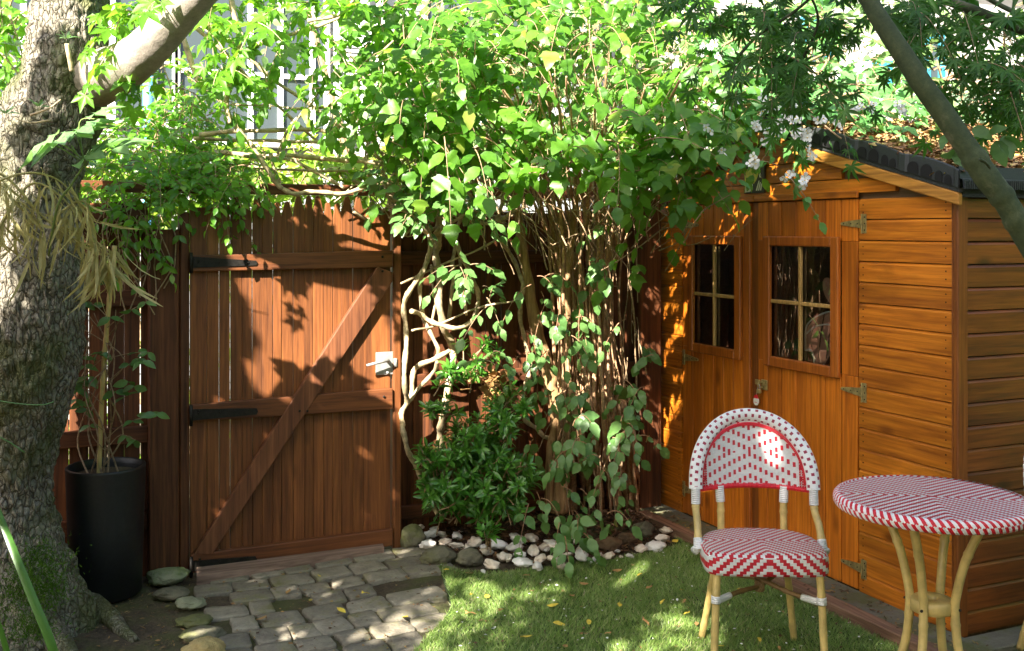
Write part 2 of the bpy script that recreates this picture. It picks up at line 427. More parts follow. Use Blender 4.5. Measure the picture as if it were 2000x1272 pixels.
print('blades', n)
# ---------------------------------------------------------------- cobbles
def stonepoly(a, P, z0, z1, rg, rnd=.07, dome=.001, tilt=.0015):
    """one rounded, slightly domed paving stone from a corner polygon"""
    P = np.asarray(P, float); q = []
    for i in range(len(P)):                       # chaikin corner rounding
        A, B = P[i], P[(i+1) % len(P)]; q += [A*(1-rnd)+B*rnd, A*.5+B*.5 + rg.normal(0, .003, 2), A*rnd+B*(1-rnd)]
    q = np.array(q); 
    q2 = []
    for i in range(len(q)):
        A, B = q[i], q[(i+1) % len(q)]; q2 += [A*.75+B*.25, A*.25+B*.75]
    q = np.array(q2) + rg.normal(0, .0012, (len(q2), 2)); c = q.mean(0); n = len(q)
    tx, ty = rg.normal(0, tilt*6, 2)
    rings = [(1.0, z0), (1.0, z1-.010), (.985, z1-.003), (.955, z1), (.6, z1+dome*.7), (.3, z1+dome)]
    V = []
    for s, z in rings:
        for p in q:
            w = c + (p-c)*s; zz = z + (0 if s == 1 and z == z0 else (w-c)[0]*tx + (w-c)[1]*ty + .003*fbm((w[0], w[1], 0), 30, 3))
            V.append((w[0], w[1], zz))
    V.append((*c, z1+dome)); f = []
    for r in range(len(rings)-1):
        for i in range(n): k = (i+1) % n; f.append((r*n+i, r*n+k, (r+1)*n+k, (r+1)*n+i))
    r = len(rings)-1
    for i in range(n): f.append((r*n+i, r*n+(i+1) % n, len(V)-1))
    a.add(V, f)
MT['sett'] = rock('sett_stone', (.13,.11,.08), (.235,.205,.15), (.34,.31,.24), 16, (.17,.16,.06), .58, .7, .008)
rg = np.random.default_rng(8); a = Acc(); y = 5.02; row = 0
while y > 2.5:
    dep = rg.uniform(.135, .175); x = .52 + (row % 2)*.07 + rg.uniform(-.02, .02)
    while x < 2.4:
        big = x > 1.25
        w = rg.uniform(.17, .27) if big else rg.uniform(.11, .2)
        cx, cy = x + w/2, y - dep/2
        if inpoly(PATH, cx, cy):
            g = .0045
            cs = [(x+g, y-dep+g), (x+w-g, y-dep+g), (x+w-g, y-g), (x+g, y-g)]
            cs = [(px + rg.normal(0, .005), py + rg.normal(0, .005) + .04*math.sin(px*5)*.5) for px, py in cs]
            if rg.random() < .96: stonepoly(a, cs, -.06, .004 + rg.uniform(-.004, .006), rg)
        x += w
    y -= dep; row += 1
tag(a.build('cobbled_path', MT['sett'], smooth=True), 'grey cobbled path of worn setts leading up to the gate', kind='structure')
# ---------------------------------------------------------------- stones
def blob(seed, sub=3, amp=.22, sc=(1,1,.6), facet=.0):
    import bmesh
    bm = bmesh.new(); bmesh.ops.create_icosphere(bm, subdivisions=sub, radius=1)
    for v in bm.verts:
        p = v.co.copy(); k = 1 + amp*fbm(p + Vector((seed*7.3, seed*3.1, 0)), 1.0, 3) + amp*.25*fbm(p + Vector((0, seed*5., 0)), 4, 3)
        if facet:
            dd = mnoise.voronoi(p*1.4 + Vector((seed*2.7, 0, seed)))[0]; k -= facet*(dd[1]-dd[0] < .1)*.05; k *= 1 - facet*.35*dd[0]
        v.co = Vector((p.x*sc[0], p.y*sc[1], p.z*sc[2])) * k
    me = bpy.data.meshes.new('stone'); bm.to_mesh(me); bm.free()
    me.polygons.foreach_set('use_smooth', [True]*len(me.polygons)); return me
MT['wstone'] = rock('white_quartz', (.50,.46,.40), (.70,.67,.63), (.84,.83,.81), 10, None, .5, .5, .006, .55)
MT['wstone2'] = rock('cream_quartz', (.48,.37,.26), (.68,.58,.46), (.80,.75,.67), 12, None, .5, .5, .006, .55)
MT['boulder'] = rock('mossy_boulder', (.07,.065,.04), (.15,.14,.09), (.24,.22,.15), 9, (.11,.12,.03), .52, .7, .012)
MT['bboulder'] = rock('brown_boulder', (.08,.045,.02), (.17,.10,.045), (.25,.155,.08), 9, (.10,.09,.03), .62, .7, .012)
MT['pstone'] = rock('pale_mossy_stone', (.16,.17,.09), (.30,.31,.20), (.42,.43,.30), 9, (.14,.18,.05), .52, .7, .012)
MT['ystone'] = rock('yellow_limestone', (.30,.21,.07), (.48,.36,.14), (.60,.48,.22), 12, (.2,.18,.05), .62, .8, .014)
wm = [blob(i, 3, .38, (1, .72, .5), 1.1) for i in range(7)]
for i, me in enumerate(wm): me.materials.append(MT['wstone'] if i % 2 else MT['wstone2'])
rg = np.random.default_rng(12)
WS = [(340,575,45),(400,620,40),(460,610,28),(380,670,48),(480,655,38),(545,630,35),(545,675,42),(640,660,50),(775,680,50),(710,715,38),(885,650,50),(955,640,42),(865,695,50),(965,705,48),(1020,680,35),(1070,665,45),(1095,705,45),(1180,660,42),(1240,695,45),(1235,735,52),(1160,720,25),(805,735,42),(890,730,38),(740,780,52),(910,770,55),(1005,755,38),(990,795,45),(1080,755,35),(1120,780,45),(1320,745,32),(1380,735,32),(1500,730,32),(1560,700,35),(1640,680,52),(1680,640,40),(1700,600,32),(1430,710,18),(1345,765,20),(690,815,20),(1140,655,18),(1290,760,18),(1450,735,15),(560,600,18),(420,590,25),(600,690,22),(690,690,20),(830,760,20),(1040,700,20)]
proto = bpy.data.objects.new('white_stone', wm[0]); STN = []
for i, (zx, zy, r) in enumerate(WS):
    px, py = 700 + zx/2.827, 822 + zy/2.827
    p = on_g(px, py + r*.12, .03); d = FPX*(CAMH-.03)/(py-HZ); s = r/2.827/FPX*d*1.34
    o = proto if i == 0 else proto.copy(); COL.objects.link(o); o.data = wm[i % 7]
    o.location = (p[0], p[1], .012 + s*.32 + rg.uniform(0, .012)); o.scale = (s, s*rg.uniform(.8, 1.1), s*rg.uniform(.75, 1.05))
    o.rotation_euler = (rg.normal(0, .25), rg.normal(0, .25), rg.uniform(0, 6.28))
    STN.append((px, py, r, i, o))
ORD = lambda n: '%d%s' % (n, 'th' if 10 < n % 100 < 14 else {1:'st',2:'nd',3:'rd'}.get(n % 10, 'th'))
front_ = lambda px: 1098 - max(0, px-1080)*.16 if px > 1080 else 1098
rows_ = {'front': [], 'middle': [], 'back': []}
for q in STN: rows_['front' if q[1] > front_(q[0]) - 22 else 'middle' if q[1] > front_(q[0]) - 38 else 'back'].append(q)
for rn_, L in rows_.items():
    for k, q in enumerate(sorted(L, key=lambda t: t[0])):
        tag(q[4], '%s %s quartz stone, %s from the left in the %s row of the bed edging' % ('large' if q[2] > 44 else 'small' if q[2] < 28 else 'medium', 'white' if (q[3] % 7) % 2 else 'cream', ORD(k+1), rn_), 'stone', 'white stones edging the planting bed')
def boulder(px, py, wpx, hpx, mat, label, name='boulder', seed=1, zc=.5, cat='rock', flat=.8, grp=None):
    p = on_g(px, py + hpx*.35); d = (p[0]*SY_ + p[1]*CY); s = wpx/2/FPX*d
    me = blob(seed, 4, .28, (1, .75, hpx/wpx*flat), .35); me.materials.append(mat)
    o = bpy.data.objects.new(name, me); COL.objects.link(o); o.location = (p[0], p[1], s*hpx/wpx*flat*zc); o.scale = (s,)*3
    o.rotation_euler = (0, 0, -YAW)
    return tag(o, label, cat, grp)
boulder(806,1050,52,52, MT['boulder'], 'upright olive-brown boulder at the foot of the right gate post', seed=2, zc=.7, flat=1.0)
boulder(854,1082,74,52, MT['boulder'], 'wide mossy grey boulder in front of the leafy bush, touching the cobbles', seed=3, zc=.6)
boulder(917,1086,56,46, MT['boulder'], 'rounded grey-brown boulder at the left end of the white stones', seed=4, zc=.6)
boulder(1188,1058,58,36, MT['bboulder'], 'smooth brown boulder below the big shrub, lowest of the three brown rocks', seed=5)
boulder(1226,1048,44,34, MT['bboulder'], 'small dark brown boulder between the smooth brown rock and the green rock', seed=6)
boulder(1255,1032,48,44, MT['boulder'], 'green mossy boulder nearest the corner of the shed', seed=7, zc=.6)
boulder(331,1124,86,42, MT['pstone'], 'pale flat-topped stone block at the foot of the left gate post', 'stone_block', seed=8, zc=.8, cat='stone')
boulder(335,1155,70,32, MT['boulder'], 'dark earthy stone just below the pale flat-topped block', 'loose_stone', seed=9, cat='stone')
boulder(372,1177,62,28, MT['pstone'], 'small pale green mossy stone left of the cobbles', 'loose_stone', seed=10, cat='stone', zc=.8)
boulder(380,1208,74,24, MT['boulder'], 'low mossy stone half sunk at the left edge of the cobbles', 'loose_stone', seed=11, cat='stone', zc=.3)
boulder(398,1262,86,56, MT['ystone'], 'rough yellow limestone lump at the bottom edge beside the cobbles', 'loose_stone', seed=12, cat='stone', zc=.5)
boulder(395,1232,90,26, MT['boulder'], 'broad flat stone just behind the yellow limestone lump', 'loose_stone', seed=13, cat='stone', zc=.2)

# fallen leaves, one by one
rg = np.random.default_rng(21)
FL = [(675,1197,1),(1040,1012,0)] + [(1068,1182,1),(1080,1216,1),(925,1161,1),(955,1167,1),(865,1113,1),(723,1160,1),(795,1202,1),(1255,1120,1),(1335,1200,1),(1325,1054,1),(1500,1120,1),(1300,1170,1),(1150,1140,0),(1020,1124,0),(1180,1238,0),(1215,1112,0),(1360,1222,0),(1268,1222,0),(1100,1262,0),(1210,1185,1),(1480,1245,1),(1440,1150,1),(1262,1150,0),(930,1200,0),(1340,1170,0),(1550,1170,1),(1425,1110,0),(908,1118,0),(1150,1210,1),(985,1190,0),(620,1122,1),(560,1160,0),(760,1245,0),(500,1210,0),(1400,1262,1),(1520,1262,0),(1040,1240,1),(1120,1165,0)]
me_y = []; FLO = []
for k in range(3):
    for mt in ('bleaf', 'yleaf'):
        v, f = leafT[k]; aa = Acc(); aa.add(v, f); o = aa.build('fallen_leaf', MT[mt], smooth=True, fixn=False); me_y.append(o.data); bpy.data.objects.remove(o)
for i, (px, py, y) in enumerate(FL):
    p = on_g(px, py, .03); o = bpy.data.objects.new('fallen_leaf', me_y[(i % 3)*2 + y]); COL.objects.link(o)
    inl = inpoly(LAWN, p[0], p[1])
    p = on_g(px, py, .03 if inl else .016); o.location = p; s = rg.uniform(.028, .05); o.scale = (s,)*3; o.rotation_euler = (rg.normal(0,.2), rg.normal(0,.2), rg.uniform(0,6.28))
    FLO.append((px, 'yellow' if y else 'brown', 'lawn' if inl else 'cobbles', o))
for cn in ('yellow', 'brown'):
    for gn in ('lawn', 'cobbles'):
        for k, q in enumerate(sorted([q for q in FLO if q[1] == cn and q[2] == gn], key=lambda t: t[0])):
            tag(q[3], '%s fallen leaf on the %s, %s from the left of the %s ones there' % (cn, gn, ORD(k+1), cn), 'leaf', cn + ' fallen leaves')
# tiny white petals
xy = rand_in(LAWN, 260, rg); O, D, Nn = lay(xy, np.full(len(xy), .028), rg, .3)
MT['petal'] = isl_mat('petal', [(0, (.75,.72,.66)), (1, (.85,.85,.82))], .5)
tag(scatter('fallen_petals', [flat_leaf(.8, 3, .1)], O, D, Nn, rg.uniform(.006,.015,len(O)), [MT['petal']], seed=4), 'tiny white petals dropped over the lawn', 'petals', kind='stuff')
xy = np.vstack([rand_in(LAWN, 330, rg), rand_in(PATH, 500, rg)]); O, D, Nn = lay(xy, np.full(len(xy), .024), rg, .3)
O[330:, 2] = .008
tag(scatter('leaf_crumbs', leafT, O, D, Nn, rg.uniform(.006,.02,len(O)), [MT['litter']], seed=4), 'small dry leaf crumbs on the lawn and the cobbles', 'leaf litter', kind='stuff')
# ================================================================ GATE AND FENCE
GY = 5.07
gx = lambda px, y=GY: on_y(px, 700, y)[0]
gz = lambda px, py, y=GY: on_y(px, py, y)[2]
gate = thing('garden_gate', (gx(371), GY, 0), 'reddish brown picket gate with Z brace, closed and half in sunlight', 'gate')
rg = np.random.default_rng(31)
PB = [371,404,428,450,473,493,512,533,549,573,595,612,632,650,667,689,710,763]
PT = [405,405,400,383,396,381,384,395,393,382,382,382,395,396,383,384,402]
a = Acc()
for i in range(len(PB)-1):
    g_ = lambda: rg.uniform(.0012, .0022) if i in (1, 2, 3, 8, 15) else rg.uniform(.0002, .0009); x0, x1 = gx(PB[i]) + g_(), gx(PB[i+1]) - g_()
    zt = gz((PB[i]+PB[i+1])/2, PT[i]); zb = gz(PB[i], 1108 - (PB[i]-371)*.14)
    xm = (x0+x1)/2 + rg.normal(0, .002); w = x1-x0; lean = rg.normal(0, .0012); dy = rg.normal(0, .0015)
    sh = .075 if w < .07 else .05
    if 2 < i < 16: P = [(x0, zb), (x1, zb), (x1+lean, zt-sh), (xm+.010, zt-.006), (xm, zt), (xm-.010, zt-.006), (x0+lean, zt-sh)]
    elif i == 16: P = [(x0, zb), (x1, zb), (x1, zt-.03), (x0+.05, zt), (x0, zt-.02)]
    else: P = [(x0, zb), (x1, zb), (x1, zt), (x0, zt)]
    a.prism([(p[0], p[1]) for p in P], 1, GY+dy, GY+.020+dy)
# prism inserts axis 1 -> (x, y, z)
pk = a.build('pickets', MT['gate'], gate)
bv = pk.modifiers.new('b', 'BEVEL'); bv.width = .0018; bv.segments = 1; bv.limit_method = 'ANGLE'
def rail(name, xa, za0, za1, xb, zb0, zb1, y0, y1, mat, parent):
    a = Acc(); P = [(xa, za0), (xb, zb0), (xb, zb1), (xa, za1)]
    a.prism(P, 1, y0, y1); o = a.build(name, mat, parent)
    b = o.modifiers.new('b', 'BEVEL'); b.width = .004; b.segments = 2; return o
def grail(l0, l1, r0, r1, xl=371, xr=763): 
    return rail('rail', gx(xl), gz(xl, l1), gz(xl, l0), gx(xr), gz(xr, r1), gz(xr, r0), GY-.036, GY-.002, MT['gate_h'], gate)
grail(499, 530, 489, 522); grail(789, 821, 757, 797); grail(1080, 1116, 1030, 1063)
P = [(733,520),(763,532),(763,548),(413,1079),(376,1079)]
a = Acc(); a.prism([(gx(x), gz(x, y)) for x, y in P], 1, GY-.040, GY-.0045)
MT['gate_d'] = wood('gate_brace_wood', (.085,.027,.011), (.16,.055,.022), (.25,.095,.042), 2, .5, .2, False, .4, .3)
br = a.build('brace', MT['gate_d'], gate); b = br.modifiers.new('b', 'BEVEL'); b.width = .004; b.segments = 2
def bolt(px, py, y, parent, r=.006):
    p = on_y(px, py, y); a = Acc(); a.tube([p, p+np.array([0,-.003,0]), p+np.array([0,-.005,0])], [r, r, r*.5], 10)
    a.build('bolt', MT['iron'], parent, True)
for q in ((747,502),(747,530),(750,775),(585,568+235),(600,803),(388,510),(388,802),(390,1092)): bolt(*q, GY-.040, gate)
# strap hinges
for (x0,x1,ya,yb,yc,yd) in ((373,497,501,523,509,518),(373,498,797,819,795,807),(374,496,1091,1112,1082,1093)):
    a = Acc(); a.prism([(gx(x0), gz(x0,yb)), (gx(x1), gz(x1,yd)), (gx(x1+3), gz(x1+3,(yc+yd)/2)), (gx(x1), gz(x1,yc)), (gx(x0), gz(x0,ya))], 1, GY-.042, GY-.0365)
    h = a.build('strap_hinge', MT['iron'], gate)
    for t in (.12, .45, .9): bolt(x0+(x1-x0)*t, ((ya+yb)/2*(1-t)+(yc+yd)/2*t), GY-.042, h, .005)
    a = Acc(); a.tube([(gx(371), GY-.046, gz(371,ya-8)), (gx(371), GY-.046, gz(371,yb+10))], .008, 10); a.build('hinge_pin', MT['iron'], h, True)
# latch
a = Acc(); a.bbox((gx(733), GY-.004, gz(733,733)), (gx(777)-.004, GY-.010, gz(777,686)), .002)
lt = a.build('latch_plate', MT['steel'], gate)
a = Acc(); p0 = on_y(758,706,GY-.012); p1 = on_y(757,704,GY-.055); p2 = on_y(716,714,GY-.060)
a.tube([p0, p1], .010, 12); a.tube([p1+(0.006,0,0.001), (p1+p2)/2, p2], [.009,.0075,.006], 10)
a.build('handle', MT['steel'], lt, True)
a = Acc(); a.tube([on_y(757,728,GY-.012), on_y(757,728,GY-.022)], .007, 10); a.bbox(on_y(768,716,GY-.011), on_y(776,700,GY-.028), .002); a.build('bolt', MT['steel'], lt, True)

def post(name, x0, x1, y0, y1, z0, z1, mat, label):
    a = Acc(); a.bbox((x0,y0,z0), (x1,y1,z1), .006); o = a.build(name, mat, loc=((x0+x1)/2, (y0+y1)/2, z0)); return tag(o, label, 'post')
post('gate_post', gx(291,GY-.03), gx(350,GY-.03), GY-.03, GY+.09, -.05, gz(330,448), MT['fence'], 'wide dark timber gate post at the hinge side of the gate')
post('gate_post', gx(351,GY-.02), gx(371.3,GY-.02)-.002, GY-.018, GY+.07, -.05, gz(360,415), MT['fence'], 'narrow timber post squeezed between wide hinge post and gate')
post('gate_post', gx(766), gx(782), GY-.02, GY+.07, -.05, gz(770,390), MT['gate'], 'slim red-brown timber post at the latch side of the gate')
# small iron brackets on the hinge post
# beams over gate
bt = gz(600,358,GY+.10); 
a = Acc(); a.bbox((-2.6, GY+.10, gz(600,381,GY+.1)), (3.2, GY+.15, gz(600,360,GY+.1)), .004)
tag(a.build('beam', MT['gate_h'], loc=(.5, GY+.12, 1.8)), 'long timber beam running above the gate and along the fence top', 'beam')
def fence(name, x0, x1, y, zt, label, w=.085, gap=.004, seed=1, gaps=None):
    t = thing(name, (x0, y, 0), label, 'fence'); rg = np.random.default_rng(seed); a = Acc(); x = x0
    while x < x1:
        ww = min(w*rg.uniform(.9, 1.1), x1-x+.001); g = gap*rg.uniform(.6, 1.5) if rg.random() < .7 else .001
        if ww > .02: a.bbox((x, y+rg.uniform(-.002,.002), -.02), (x+ww-g, y+.02, zt+rg.uniform(-.01,.01)), .002)
        x += ww
    a.build('boards', MT['fence'], t)
    return t
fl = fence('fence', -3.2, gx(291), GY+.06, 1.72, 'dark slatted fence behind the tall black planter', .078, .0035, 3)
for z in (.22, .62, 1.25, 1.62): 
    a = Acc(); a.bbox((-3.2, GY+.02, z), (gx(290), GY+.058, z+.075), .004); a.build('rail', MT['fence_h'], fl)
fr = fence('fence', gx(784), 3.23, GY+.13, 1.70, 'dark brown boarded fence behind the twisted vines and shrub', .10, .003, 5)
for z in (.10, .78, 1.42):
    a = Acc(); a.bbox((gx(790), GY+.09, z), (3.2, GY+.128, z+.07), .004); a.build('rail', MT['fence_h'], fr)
post('corner_post', 3.06, 3.20, GY+.02, GY+.09, -.03, 1.78, MT['fence'] , 'dark upright post where the fence meets the shed')
# threshold below the gate
a = Acc(); p = [on_g(384,1141), on_g(750,1082), on_g(745,1068), on_g(384,1122)]
V = [(q[0], q[1], z) for z in (-.04, .034) for q in p]
a.add(V, [(3,2,1,0),(4,5,6,7),(0,1,5,4),(1,2,6,5),(2,3,7,6),(3,0,4,7)])
MT['thresh'] = wood('threshold_wood', (.12,.075,.055), (.25,.16,.12), (.36,.25,.19), 0, .85, .2, False, .2, .5)
tag(a.build('threshold', MT['thresh'], loc=p[0]), 'worn timber threshold board on the ground under the gate', 'threshold')

# ================================================================ SHED
SX, SY, SW, SR, SD = 3.25, 3.02, 2.40, .278, 2.1
RY = SY + SW/2; ZE = 1.76
roofz = lambda y: ZE + SR*(min(y, 2*RY-y) - SY)
sy = lambda px: on_x(px, 700, SX)[1]
shed = thing('garden_shed', (SX, SY, 0), 'orange-brown timber shed with double doors, small panes and pitched roof', 'shed')
BP = .0905; Z0 = .02
def boards_y(a, y0, y1, z0, z1, topf=None, cut=None):
    """horizontal front boards on plane x=SX, facing -x"""
    k = math.floor((z0 - Z0)/BP)
    z = Z0 + k*BP
    while z < z1 - .004:
        a0, a1 = max(z, z0), min(z+BP-.0030, z1)
        if a1 - a0 > .006:
            rr = rg.normal(0, .0007)
            prof = [(SX+.006, a0), (SX-.013+rr, a0), (SX-.013+rr, a1-.011), (SX-.0065, a1-.001), (SX+.006, a1)]
            if topf is None: a.prism([(p[0], p[1]) for p in prof], 1, y0+rg.uniform(0,.001), y1-rg.uniform(0,.001))
            else:
                # clip the ends by the roof slope
                e = (a1 - ZE + .02)/SR; ya, yb = max(y0, SY+e), min(y1, SY+SW-e)
                if yb > ya + .03: a.prism([(p[0], p[1]) for p in prof], 1, ya, yb)
        z += BP
rg = np.random.default_rng(41)
y_dr, y_dl, y_mid = sy(1681), sy(1336), sy(1479)
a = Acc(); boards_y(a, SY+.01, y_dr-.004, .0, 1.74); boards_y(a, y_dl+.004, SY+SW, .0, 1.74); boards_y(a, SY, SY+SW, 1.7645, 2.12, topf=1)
front = a.build('front_wall', MT['shed_y'], shed)
# nail heads in rows at the board ends
a = Acc(); z = Z0 + .045
while z < 1.72:
    for yy in (SY+.045, y_dr-.03, y_dl+.03):
        for dz in (-.016, .016):
            a.tube([(SX-.013, yy, z+dz), (SX-.0145, yy, z+dz)], .0032, 6)
    z += BP
a.build('nails', MT['iron'], shed)
# side wall, facing -y
a = Acc(); z = Z0
while z < 1.73:
    a1 = min(z+BP-.0035, 1.735); rr = rg.normal(0, .0007)
    prof = [(SY+.006, z), (SY-.013+rr, z), (SY-.013+rr, a1-.012), (SY-.0055, a1-.001), (SY+.006, a1)]
    a.prism([(p[0], p[1]) for p in prof], 0, SX+.035, SX+SD)
    z += BP
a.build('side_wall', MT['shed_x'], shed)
# inner linings and far walls
a = Acc()
yt = lambda y: roofz(y) - .02
for (ya, yb, za, zb) in ((SY+.02, y_dr, 0, 1.70), (y_dl, SY+SW, 0, 1.70)): a.box((SX+.008, ya, za), (SX+.03, yb, zb))
a.prism([(SY+.02, 1.70), (SY+SW, 1.70), (RY, yt(RY))], 0, SX+.008, SX+.03)
a.box((SX+.03, SY+.008, 0), (SX+SD, SY+.02, 1.72)); a.box((SX+.03, SY+SW-.02, 0), (SX+SD, SY+SW, 1.72)); a.box((SX+SD-.02, SY+.02, 0), (SX+SD, SY+SW-.02, 1.74))
a.box((SX+.03, SY+.02, -.01), (SX+SD-.02, SY+SW-.02, .02))
MT['lining'] = wood('shed_lining_wood', (.09,.05,.02), (.15,.085,.04), (.2,.12,.06), 1, .7, .2, False)
a.build('inner_lining', MT['lining'], shed)
# corner trims
a = Acc(); a.bbox((SX-.020, SY-.020, 0), (SX+.036, SY+.006, 1.752), .004); a.bbox((SX-.020, SY+.007, 0), (SX-.002, SY+.012, 1.74), .002)
a.build('corner_trim', MT['shed_post'], shed)
# header trim above doors
a = Acc(); a.bbox((SX-.024, y_dr-.002, 1.742), (SX-.010, y_mid+.0, 1.772), .003); a.bbox((SX-.024, y_mid+.002, 1.742), (SX-.010, y_dl+.03, 1.772), .003)
a.build('door_header', MT['shed_y'], shed)
glass, nt, bs = M('window_glass'); tb = N(nt, 'BsdfTransparent'); gl = N(nt, 'BsdfGlossy'); gl.inputs['Roughness'].default_value = .02
fr_ = N(nt, 'Fresnel'); fr_.inputs[0].default_value = 1.5; mx = N(nt, 'MixShader')
nt.links.new(math_(nt, 'MULTIPLY_ADD', fr_.outputs[0], 3.2, .05), mx.inputs[0]); nt.links.new(tb.outputs[0], mx.inputs[1]); nt.links.new(gl.outputs[0], mx.inputs[2])
tb.inputs[0].default_value = (.8,.82,.8,1)
nt.links.new(mx.outputs[0], nt.nodes['Material Output'].inputs[0]); MT['glass'] = glass
def door(pl, win, label, nm='door'):
    """pl: plank boundaries left->right in pixels; win: outer window frame px (left, right) """
    ys = [sy(p) for p in pl]; wl_, wr = sy(win[0]), sy(win[1]); wz0, wz1 = .938, 1.571
    a = Acc()
    for i in range(len(ys)-1):
        yb, ya = ys[i]-.0026, ys[i+1]+.0026          # y falls to the right
        x = SX-.012+rg.normal(0,.0008)
        inside = ya > wr+.01 and yb < wl_-.01
        over = not (ya >= wl_ or yb <= wr)
        if over:
            a.bbox((x, ya, .03), (SX+.006, yb, wz0+.02), .0018); a.bbox((x, ya, wz1-.02), (SX+.006, yb, 1.738), .0018)
            if yb > wl_: a.bbox((x, max(ya, wl_-.02), wz0+.021), (SX+.006, yb, wz1-.021), .0018)
            if ya < wr: a.bbox((x, ya, wz0+.021), (SX+.006, min(yb, wr+.02), wz1-.021), .0018)
        else: a.bbox((x, ya, .03), (SX+.006, yb, 1.738), .0018)
    d = a.build('door', MT['shed_v'], shed)
    # window frame: four members, butt jointed
    a = Acc(); fw = .052; xo, xi = SX-.036, SX-.0135
    a.bbox((xo, wl_-fw, wz0), (xi, wl_, wz1), .005); a.bbox((xo, wr, wz0), (xi, wr+fw, wz1), .005)
    a.bbox((xo+.0005, wr+fw, wz0), (xi, wl_-fw, wz0+fw*.95), .005); a.bbox((xo+.0005, wr+fw, wz1-fw*.9), (xi, wl_-fw, wz1), .005)
    f = a.build('window_frame', MT['shed_frame'], d)
    a = Acc(); yi0, yi1 = wr+fw, wl_-fw; zi0, zi1 = wz0+fw*.95, wz1-fw*.9; ym, zm = (yi0+yi1)/2, (zi0+zi1)/2
    a.bbox((SX-.028, ym-.009, zi0), (SX-.012, ym+.009, zi1), .003); a.bbox((SX-.027, yi0, zm-.009), (SX-.013, ym-.009, zm+.009), .003); a.bbox((SX-.027, ym+.009, zm-.009), (SX-.013, yi1, zm+.009), .003)
    a.build('glazing_bar', MT['glazing'], d)
    a = Acc(); a.add([(SX-.009, yi0-.01, zi0-.01), (SX-.009, yi1+.01, zi0-.01), (SX-.009, yi1+.01, zi1+.01), (SX-.009, yi0-.01, zi1+.01)], [(0,3,2,1)]); a.build('pane', MT['glass'], d, fixn=False)
    a = Acc(); a.bbox((SX+.007, wr+.0, wz0-.02), (SX+.012, wr+.03, wz1), .001); a.bbox((SX+.007, wl_-.03, wz0-.02), (SX+.012, wl_, wz1), .001)
    a.build('inner_batten', MT['lining'], d)
    return d
dr = door([1484,1503.5,1530,1558,1587,1616,1647,1679.5], (1500,1648), '')
dl = door([1337,1357,1377,1397,1417,1437,1457], (1352,1456), '')
a = Acc(); a.bbox((SX-.020, sy(1470.5), .03), (SX+.004, sy(1458), 1.738), .004); a.build('edge_trim', MT['shed_frame'], dl)
a = Acc(); a.bbox((SX-.006, sy(1483.5), .03), (SX+.008, sy(1471), 1.738), .002); a.build('edge_trim', MT['shed_post'], dr)
def thinge(px_plate, py, left_strap, parent):
    """T hinge: upright plate on the wall, tapering strap on the door"""
    p = on_x(px_plate, py, SX-.02); y, z = p[1], p[2]; s = 1 if left_strap else -1
    a = Acc(); a.bbox((SX-.0165, y-s*.012-.011, z-.042), (SX-.0135, y-s*.012+.011, z+.042), .001)
    a.tube([(SX-.018, y+s*.002, z-.042), (SX-.018, y+s*.002, z+.042)], .004, 8)
    a.prism([(y+s*.006, z-.020), (y+s*.13, z-.007), (y+s*.137, z), (y+s*.13, z+.007), (y+s*.006, z+.020)], 0, SX-.0172, SX-.0142)
    h = a.build('hinge', MT['brass'], parent); 
    a = Acc()
    for dy, dz in ((.03,0),(.07,0),(.115,0),(-.014,.028),(-.014,-.028),(-.014,0)): a.tube([(SX-.017, y+s*dy, z+dz), (SX-.0185, y+s*dy, z+dz)], .003, 8)
    a.build('screws', MT['iron'], h)
for py in (437, 767, 1112): thinge(1683, py, True, dr)
for py in (440, 698, 955): thinge(1336, py, False, dl)
# hasp
a = Acc(); p = on_x(1492, 752, SX-.016)
a.bbox((SX-.020, p[1]-.028, p[2]-.024), (SX-.0135, p[1]+.018, p[2]+.026), .002)
a.tube(smoothline([(SX-.02, p[1]+.006, p[2]+.012), (SX-.045, p[1]+.006, p[2]+.01), (SX-.045, p[1]+.006, p[2]-.01), (SX-.02, p[1]+.006, p[2]-.012)]), .003, 8)
a.bbox((SX-.026, p[1]+.02, p[2]-.004), (SX-.021, p[1]+.06, p[2]+.022), .002)
a.build('hasp', MT['brass'], dr)
# barge boards
for s, nm in ((1, 'a'), (-1, 'b')):
    a = Acc(); f = lambda y: ZE + SR*(y-SY)
    ye, yr = SY-.045, RY
    P = [(ye, f(ye)-.052), (yr, f(yr)-.062), (yr, f(yr)-.005), (ye+.004, f(ye)-.001), (ye-.002, f(ye)-.012)]
    if s < 0: P = [(2*RY-p[0], p[1]) for p in P]
    a.prism(P, 0, SX-.046, SX-.022); o = a.build('barge_board', MT['barge'], shed); b = o.modifiers.new('b', 'BEVEL'); b.width = .005; b.segments = 2
# roof deck
a = Acc()
for s in (1, -1):
    f = lambda y: ZE + SR*(y-SY); P = [(SY-.05, f(SY-.05)), (RY, f(RY)), (RY, f(RY)+.018), (SY-.05, f(SY-.05)+.018)]
    if s < 0: P = [(2*RY-p[0], p[1]) for p in P]
    a.prism(P, 0, SX-.045, SX+SD+.05)
a.bbox((SX-.02, SY-.045, 1.728), (SX+SD, SY-.022, 1.752), .002)
MT['felt'] = plain('roof_felt', (.035,.037,.035), .9, 0, 120, .4, .4)
roof = a.build('roof', MT['felt'], shed)
